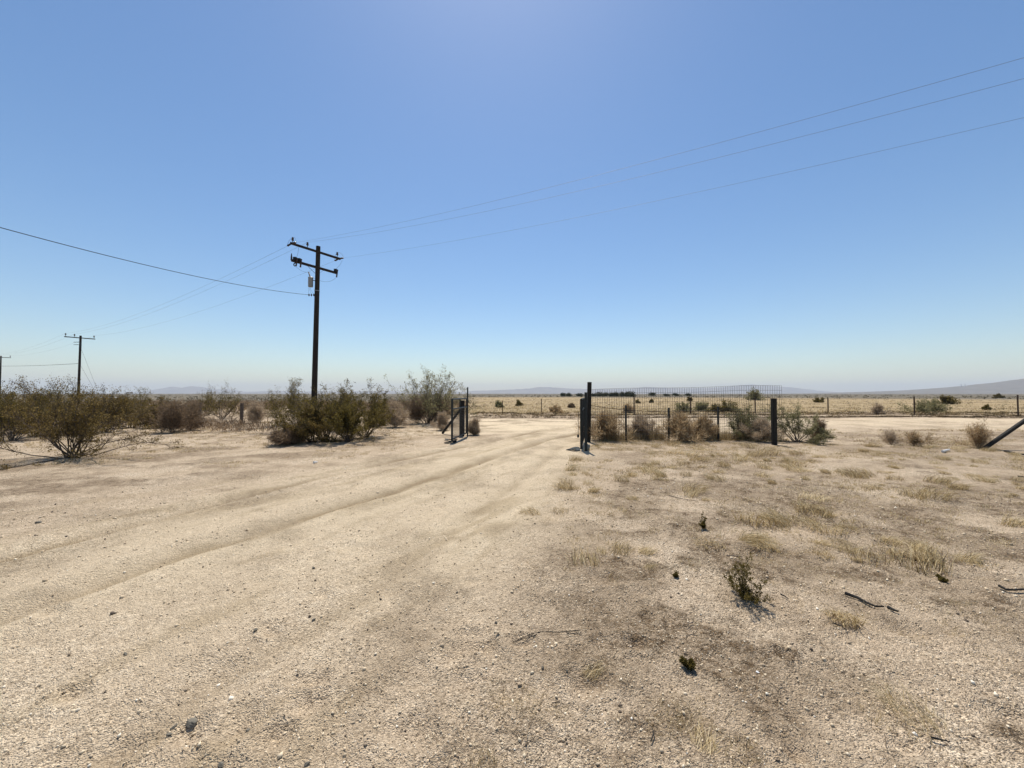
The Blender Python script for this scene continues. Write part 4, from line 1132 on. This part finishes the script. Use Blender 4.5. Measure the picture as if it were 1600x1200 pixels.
# left gate leaf, swung open towards the viewer
gl = Vector((-1.66, 14.1, 0)); gl.z = H(gl.x, gl.y)
free = Vector((-1.89, 12.15, 0))
v = (Vector((free.x, free.y, 0))-Vector((gl.x, gl.y, 0)))
def gate(label, hinge, free, hgt=1.40, mid=1.09, extra=False):
    z0 = H(hinge.x, hinge.y)
    root = empty('gate_leaf', (hinge.x, hinge.y, z0)); tag(root, label, 'gate', 'two gate leaves swung open')
    v = Vector((free.x-hinge.x, free.y-hinge.y, 0)); r = .026
    A, B = Vector((0, 0, 0)), v; lo = .14
    def up(p, a, b, name, rad=r): MB().tube([p+Vector((0, 0, a)), p+Vector((0, 0, b))], rad, 10).build(name, M['dark_metal'], root, True)
    up(A*1, lo, hgt, 'upright'); up(B, .06, hgt, 'upright', .034); up(v*.5, lo+.02, hgt-.02, 'upright', .02)
    for z in (lo, mid, hgt):
        MB().tube([A+Vector((0, 0, z)), B+Vector((0, 0, z))], r*.95, 10).build('rail', M['dark_metal'], root, True)
    # welded mesh infill under the middle rail
    m = MB(); n = int(v.length/.06)
    for i in range(1, n):
        p = v*(i/n); m.tube([p+Vector((0, 0, lo)), p+Vector((0, 0, mid))], .0032, 4, False)
    for i in range(1, 17):
        z = lo+(mid-lo)*i/17; m.tube([A+Vector((0, 0, z)), B+Vector((0, 0, z))], .003, 4, False)
    tag(m.build('wire_mesh', M['wire'], root), kind='stuff')
    MB().tube([A+Vector((0, 0, lo)), v+Vector((0, 0, mid))], .004, 5).build('tension_wire', M['wire'], root)
    # hinges
    for z in (.3, 1.2):
        m = MB(); m.tube([Vector((.02, .02, z-.05)), Vector((.02, .02, z+.05))], .04, 10); m.build('hinge', M['rust'], root, True)
    return root
gate('left steel gate leaf swung open towards the viewer, seen nearly edge on', gl, free)
def post(name, label, p, w, h, mat, lean=(0, 0), round_=False, cat='post', group=None, cap=False):
    z0 = H(p.x, p.y)
    m = MB(); a = Vector((0, 0, -.15)); b = Vector((lean[0], lean[1], h-z0))
    if round_: m.tube([a, a.lerp(b, .5), b], [w/2*1.03, w/2, w/2*.97], 12)
    else: m.bar(a, b, w, w)
    o = m.build(name, M[mat], None, round_); o.location = (p.x, p.y, z0)
    tag(o, label, cat, group); return o
post('pipe_post', 'tall thin steel pipe post at the hinge of the left gate leaf', Vector((-1.64, 14.22, 0)), .055, uz(729, 605, 14.2).z, 'dark_metal', round_=True)
post('gate_post', 'thick dark wooden post beside the left gate leaf', Vector((-1.86, 14.45, 0)), .145, uz(721, 626, 14.4).z, 'post_wood')
# its diagonal brace, part of the fence
m = MB(); a = Vector((-1.92, 14.5, .98)); b = Vector((-2.72, 15.1, .0)); m.bar(a, b, .075, .075); o = m.build('post_brace', M['post_wood']); tag(o, 'slanting dark timber brace leaning on the left gate post', 'brace')
# rubber mats
def flat_plate(label, p, sx, sy, rz, layers, seed):
    rng = random.Random(seed)
    root = empty('rubber_mat', (p.x, p.y, H(p.x, p.y)+.012), rz); tag(root, label, 'mat')
    for k in range(layers):
        n, mm = 20, 5; vs = []; fs = []
        for j in range(mm+1):
            f = .38+.62*j/mm
            for i in range(n):
                a = 2*math.pi*i/n
                z = .045*k+.012+.022*math.sin(a*2+k*1.3)*f+.03*f*f*max(0, math.cos(a+k))
                vs.append((sx*f*math.cos(a)*(1+.08*math.sin(3*a+k)), sy*f*math.sin(a), z))
        for j in range(mm):
            for i in range(n): fs.append((j*n+i, j*n+(i+1) % n, (j+1)*n+(i+1) % n, (j+1)*n+i))
        b0 = len(vs); vs += [(x, y, z-.014) for x, y, z in vs]
        fs += [tuple(b0+i for i in reversed(f)) for f in list(fs)]
        L = mm*n
        for i in range(n):
            i2 = (i+1) % n; fs.append((L+i, L+i2, b0+L+i2, b0+L+i)); fs.append((i2, i, b0+i, b0+i2))
        MB().add(vs, fs).build('rubber_sheet', M['rubber'], root, True)
    return root
flat_plate('stack of warped black rubber sheets on the sand under the left gate leaf', gnd(704, 691), .20, .17, .3, 3, 1)
flat_plate('flat dark rubber ring lying at the foot of the right gate leaf', gnd(896, 704), .19, .22, .2, 1, 2)
# right gate leaf
gr = Vector((2.30, 12.35, 0)); fr_ = Vector((1.87, 10.40, 0))
g2 = gate('right steel gate leaf swung open, seen edge on beside the tall dark post', gr, fr_)
post('pipe_post', 'slender dark steel post in front of the tall right gate post', Vector((1.98, 10.33, 0)), .075, uz(914.5, 613, 10.33).z, 'dark_metal', round_=True)
post('gate_post', 'tallest dark wooden gate post with a flat top, right of the track', Vector((2.47, 12.5, 0)), .125, uz(921, 597, 12.5).z, 'post_wood', lean=(.05, 0))
# chain with padlock hanging on the right gate leaf
root = empty('gate_chain', (1.79, 10.38, 1.05)); tag(root, 'rusty chain with a padlock hanging from the right gate leaf', 'chain')
for k in range(16):
    m = MB(); m.torus((.008*math.sin(k*.8), 0, -.038*k), .014, .0045, (1, 0, 0) if k % 2 else (0, 1, 0), 12, 6, 1, 1)
    m.build('chain_link', M['rust'], root, True)
MB().bar((-.01, 0, -.60), (-.01, 0, -.68), .055, .03).build('padlock', M['dark_metal'], root)

# right wire fence
FY0, FY1 = 12.7, 12.9
def fence_pt(px): 
    Y = FY0+(FY1-FY0)*(px-922)/300; return at(px, 700, Y).x, Y
fx0, fy0 = fence_pt(923); fx1, fy1 = fence_pt(1222)
wf = empty('wire_fence', (fx0, fy0, 0)); tag(wf, 'tall welded wire fence on low steel posts right of the gate', 'fence')
def wire_panel(name, x0, y0, x1, y1, z0f, z1f, dv, dh, r, mat, parent, jit=.01, seed=0):
    rng = random.Random(seed)
    L = math.hypot(x1-x0, y1-y0); n = int(L/dv); m = MB(); o = parent.location
    def P(u, z, w=0): return Vector((x0+(x1-x0)*u-o.x, y0+(y1-y0)*u-o.y+.03*math.sin(u*14+z*2)+w, z-o.z))
    for i in range(n+1):
        u = i/n; b, t = z0f(u), z1f(u); zs_ = [b+(t-b)*k/4 for k in range(5)]
        m.tube([P(u+rng.uniform(-.0005, .0005), z) for z in zs_], r, 3, False)
    zmax = z1f(.5); zmin = z0f(.5); k = int((zmax-zmin)/dh)
    for j in range(k+1):
        m.tube([P(u, z0f(u)+(z1f(u)-z0f(u))*j/k, .002) for u in np.linspace(0, 1, 25)], r, 3, False)
    return tag(m.build(name, mat, parent), kind='stuff')
top0, top1_ = uz(925, 608.5, 12.7).z, uz(1222, 603, 12.9).z
def tf(u): return top0+(top1_-top0)*min(1, u*1.25)+.015*math.sin(u*9)
wire_panel('wire_mesh', fx0, fy0, fx1, fy1, lambda u: .06+.02*math.sin(u*20), tf, .078, .15, .0042, M['wire'], wf)
wire_panel('lower_wire_mesh', fx0, fy0+.05, fence_pt(1204)[0], fy1+.05, lambda u: .04, lambda u: 1.05-.05*math.sin(u*8), .052, .1, .0028, M['wire'], wf)
for px, tp in ((977, 633), (1044, 637), (1121, 635)):
    x, y = fence_pt(px); y -= .04; z1_ = uz(px, tp, y).z
    m = MB(); o_ = wf.location
    m.bar((x-o_.x, y-o_.y, -.1), (x-o_.x, y-o_.y, z1_), .012, .075); m.bar((x-o_.x+.025, y-o_.y, -.1), (x-o_.x+.025, y-o_.y, z1_), .045, .012)
    m.build('steel_post', M['dark_metal'], wf)
# sagging strand
P_ = [at(923, 633.5, 12.6), at(950, 637.5, 12.65), at(977, 641, 12.7), at(1010, 642.5, 12.7), at(1044, 643.5, 12.75), at(1085, 643, 12.8), at(1121, 642, 12.8), at(1165, 643.5, 12.7), at(1207, 644, 11.8)]
MB().tube([p-wf.location for p in P_], .009, 6).build('strand', M['rust'], wf, True)
post('square_post', 'square black wooden post at the right end of the wire fence', Vector((at(1210, 695, 11.6).x, 11.6, 0)), .125, uz(1210, 622.5, 11.6).z, 'post_wood')
# low fence with weathered posts left of the gate
lf = empty('post_and_wire_fence', (-2.6, 14.9, 0)); tag(lf, 'low fence of weathered wooden posts and wire running left of the gate', 'fence')
lp = []
for px, tp, bt, w in ((377, 630, 663, .13), (312, 629, 656, .13), (208, 637, 655, .13), (167, 631, 649, .15), (147, 626, 645, .13)):
    g = gnd(px, bt); y = g.y; t_ = uz(px, tp, y)
    m = MB(); m.bar(Vector((g.x, y, -.1))-lf.location, Vector((g.x+.02, y, t_.z))-lf.location, w, w*.9); m.build('wooden_post', M['old_wood'], lf)
    lp.append((g.x, y, t_.z))
lp.sort(key=lambda q: -q[0]); lp = [(-1.86, 14.45, 1.1)]+lp
for frac in (.55, .9):
    MB().tube([Vector((x, y-.08, z*frac))-lf.location for x, y, z in lp], .005, 5).build('strand', M['rust'], lf)
# white rail further back
wr = empty('white_rail', (0, 0, 0)); Yr = 36
a = at(134, 620.8, Yr); b = at(189, 621.2, Yr); wr.location = (a.x, Yr, 0)
tag(wr, 'short white rail on dark posts behind the left bushes', 'rail')
MB().bar(rel(wr, a), rel(wr, b), .08, .09).build('rail', M['white'], wr)
for f in (.12, .5, .88):
    q = a.lerp(b, f); MB().bar(rel(wr, Vector((q.x, q.y+.07, 0))), rel(wr, Vector((q.x, q.y+.07, q.z-.02))), .10, .10).build('rail_post', M['old_wood'], wr)
# far fence across the road
ff = empty('far_wire_fence', (0, 28.6, 0)); tag(ff, 'long low wire fence on thin steel posts along the golden field', 'fence')
fp = []
for px, tp, bt in ((556, 630, 645), (708, 628, 645), (785, 626, 645), (846, 623, 646), (920, 624, 647), (991, 620, 648), (1079, 622, 647.5), (1180, 622, 647), (1294, 622, 645), (1429, 620, 651), (1591, 617, 652), (1790, 614, 655)):
    g = gnd(px, bt); z0 = H(g.x, g.y); t_ = uz(px, tp, g.y)
    m = MB(); m.bar(Vector((g.x, g.y, z0-.15))-ff.location, Vector((g.x, g.y, t_.z))-ff.location, .075 if px > 950 else .06, .05); m.build('steel_post', M['rust'], ff); fp.append((g.x, g.y-.04, z0, t_.z))
for frac in (.35, .65, .93):
    MB().tube([Vector((x, y, z0+(z1-z0)*frac))-ff.location for x, y, z0, z1 in fp], .005, 4).build('strand', M['wire'], ff)
# end brace at the right edge
br = empty('end_brace', (at(1536, 701, 10.8).x, 10.8, 0)); tag(br, 'dark timber brace leaning up from the sand at the right picture edge', 'brace')
b0_ = at(1536, 702, 10.8); b1_ = at(1600, 658, 10.8); b2_ = b0_.lerp(b1_, 1.75); b0_.z = min(b0_.z, 0)
MB().bar(rel(br, b0_), rel(br, b2_), .085, .085).build('diagonal_timber', M['post_wood'], br)
MB().bar(rel(br, Vector((b2_.x+.09, 10.8, -.2))), rel(br, Vector((b2_.x+.09, 10.8, 1.45))), .13, .13).build('upright_post', M['post_wood'], br)
# dark strip laid on the sand in place of a post shadow
stick('long dark fallen timber beside the foot of the leaning brace', [[(1570, 706), (1585, 709), (1605, 711), (1625, 712)]], .03, 'post_wood', 'fallen_timber', 'timber', z=.0)
# towers on the far slope
for px, lab in ((1502, 'left one of two tiny pale towers on the far right hill'), (1508, 'right one of two tiny pale towers on the far right hill')):
    zt = at(px, 600, 3300).z; b_ = at(px, 604.5, 3300)
    m = MB(); m.tube([(0, 0, 0), (0, 0, (zt-b_.z)*.7), (0, 0, zt-b_.z)], [4, 3, 2.5], 10); o = m.build('distant_tower', M['white'], None, True); o.location = (b_.x, 3300, b_.z); tag(o, lab, 'tower')

# ------------------------------------------------------------------ air
HAZE = 1.1e-4
hm, hn, hl = new_mat('haze_air')
for x_ in list(hn):
    if x_.type != 'OUTPUT_MATERIAL': hn.remove(x_)
pv = hn.new('ShaderNodeVolumePrincipled'); pv.inputs['Color'].default_value = (.86, .925, 1, 1); pv.inputs['Density'].default_value = HAZE; pv.inputs['Anisotropy'].default_value = .0
hl.new(pv.outputs[0], [x_ for x_ in hn if x_.type == 'OUTPUT_MATERIAL'][0].inputs['Volume'])
mb = MB(); X0, X1, Y0_, Y1_, Z0, Z1 = -14500, 14500, -14500, 14500, -60, 330
mb.add([(X0, Y0_, Z0), (X1, Y0_, Z0), (X1, Y1_, Z0), (X0, Y1_, Z0), (X0, Y0_, Z1), (X1, Y0_, Z1), (X1, Y1_, Z1), (X0, Y1_, Z1)],
       [(0, 3, 2, 1), (4, 5, 6, 7), (0, 1, 5, 4), (1, 2, 6, 5), (2, 3, 7, 6), (3, 0, 4, 7)])
hz_ = mb.build('haze', hm); tag(hz_, 'thin smoky haze in the air', 'haze', kind='stuff')
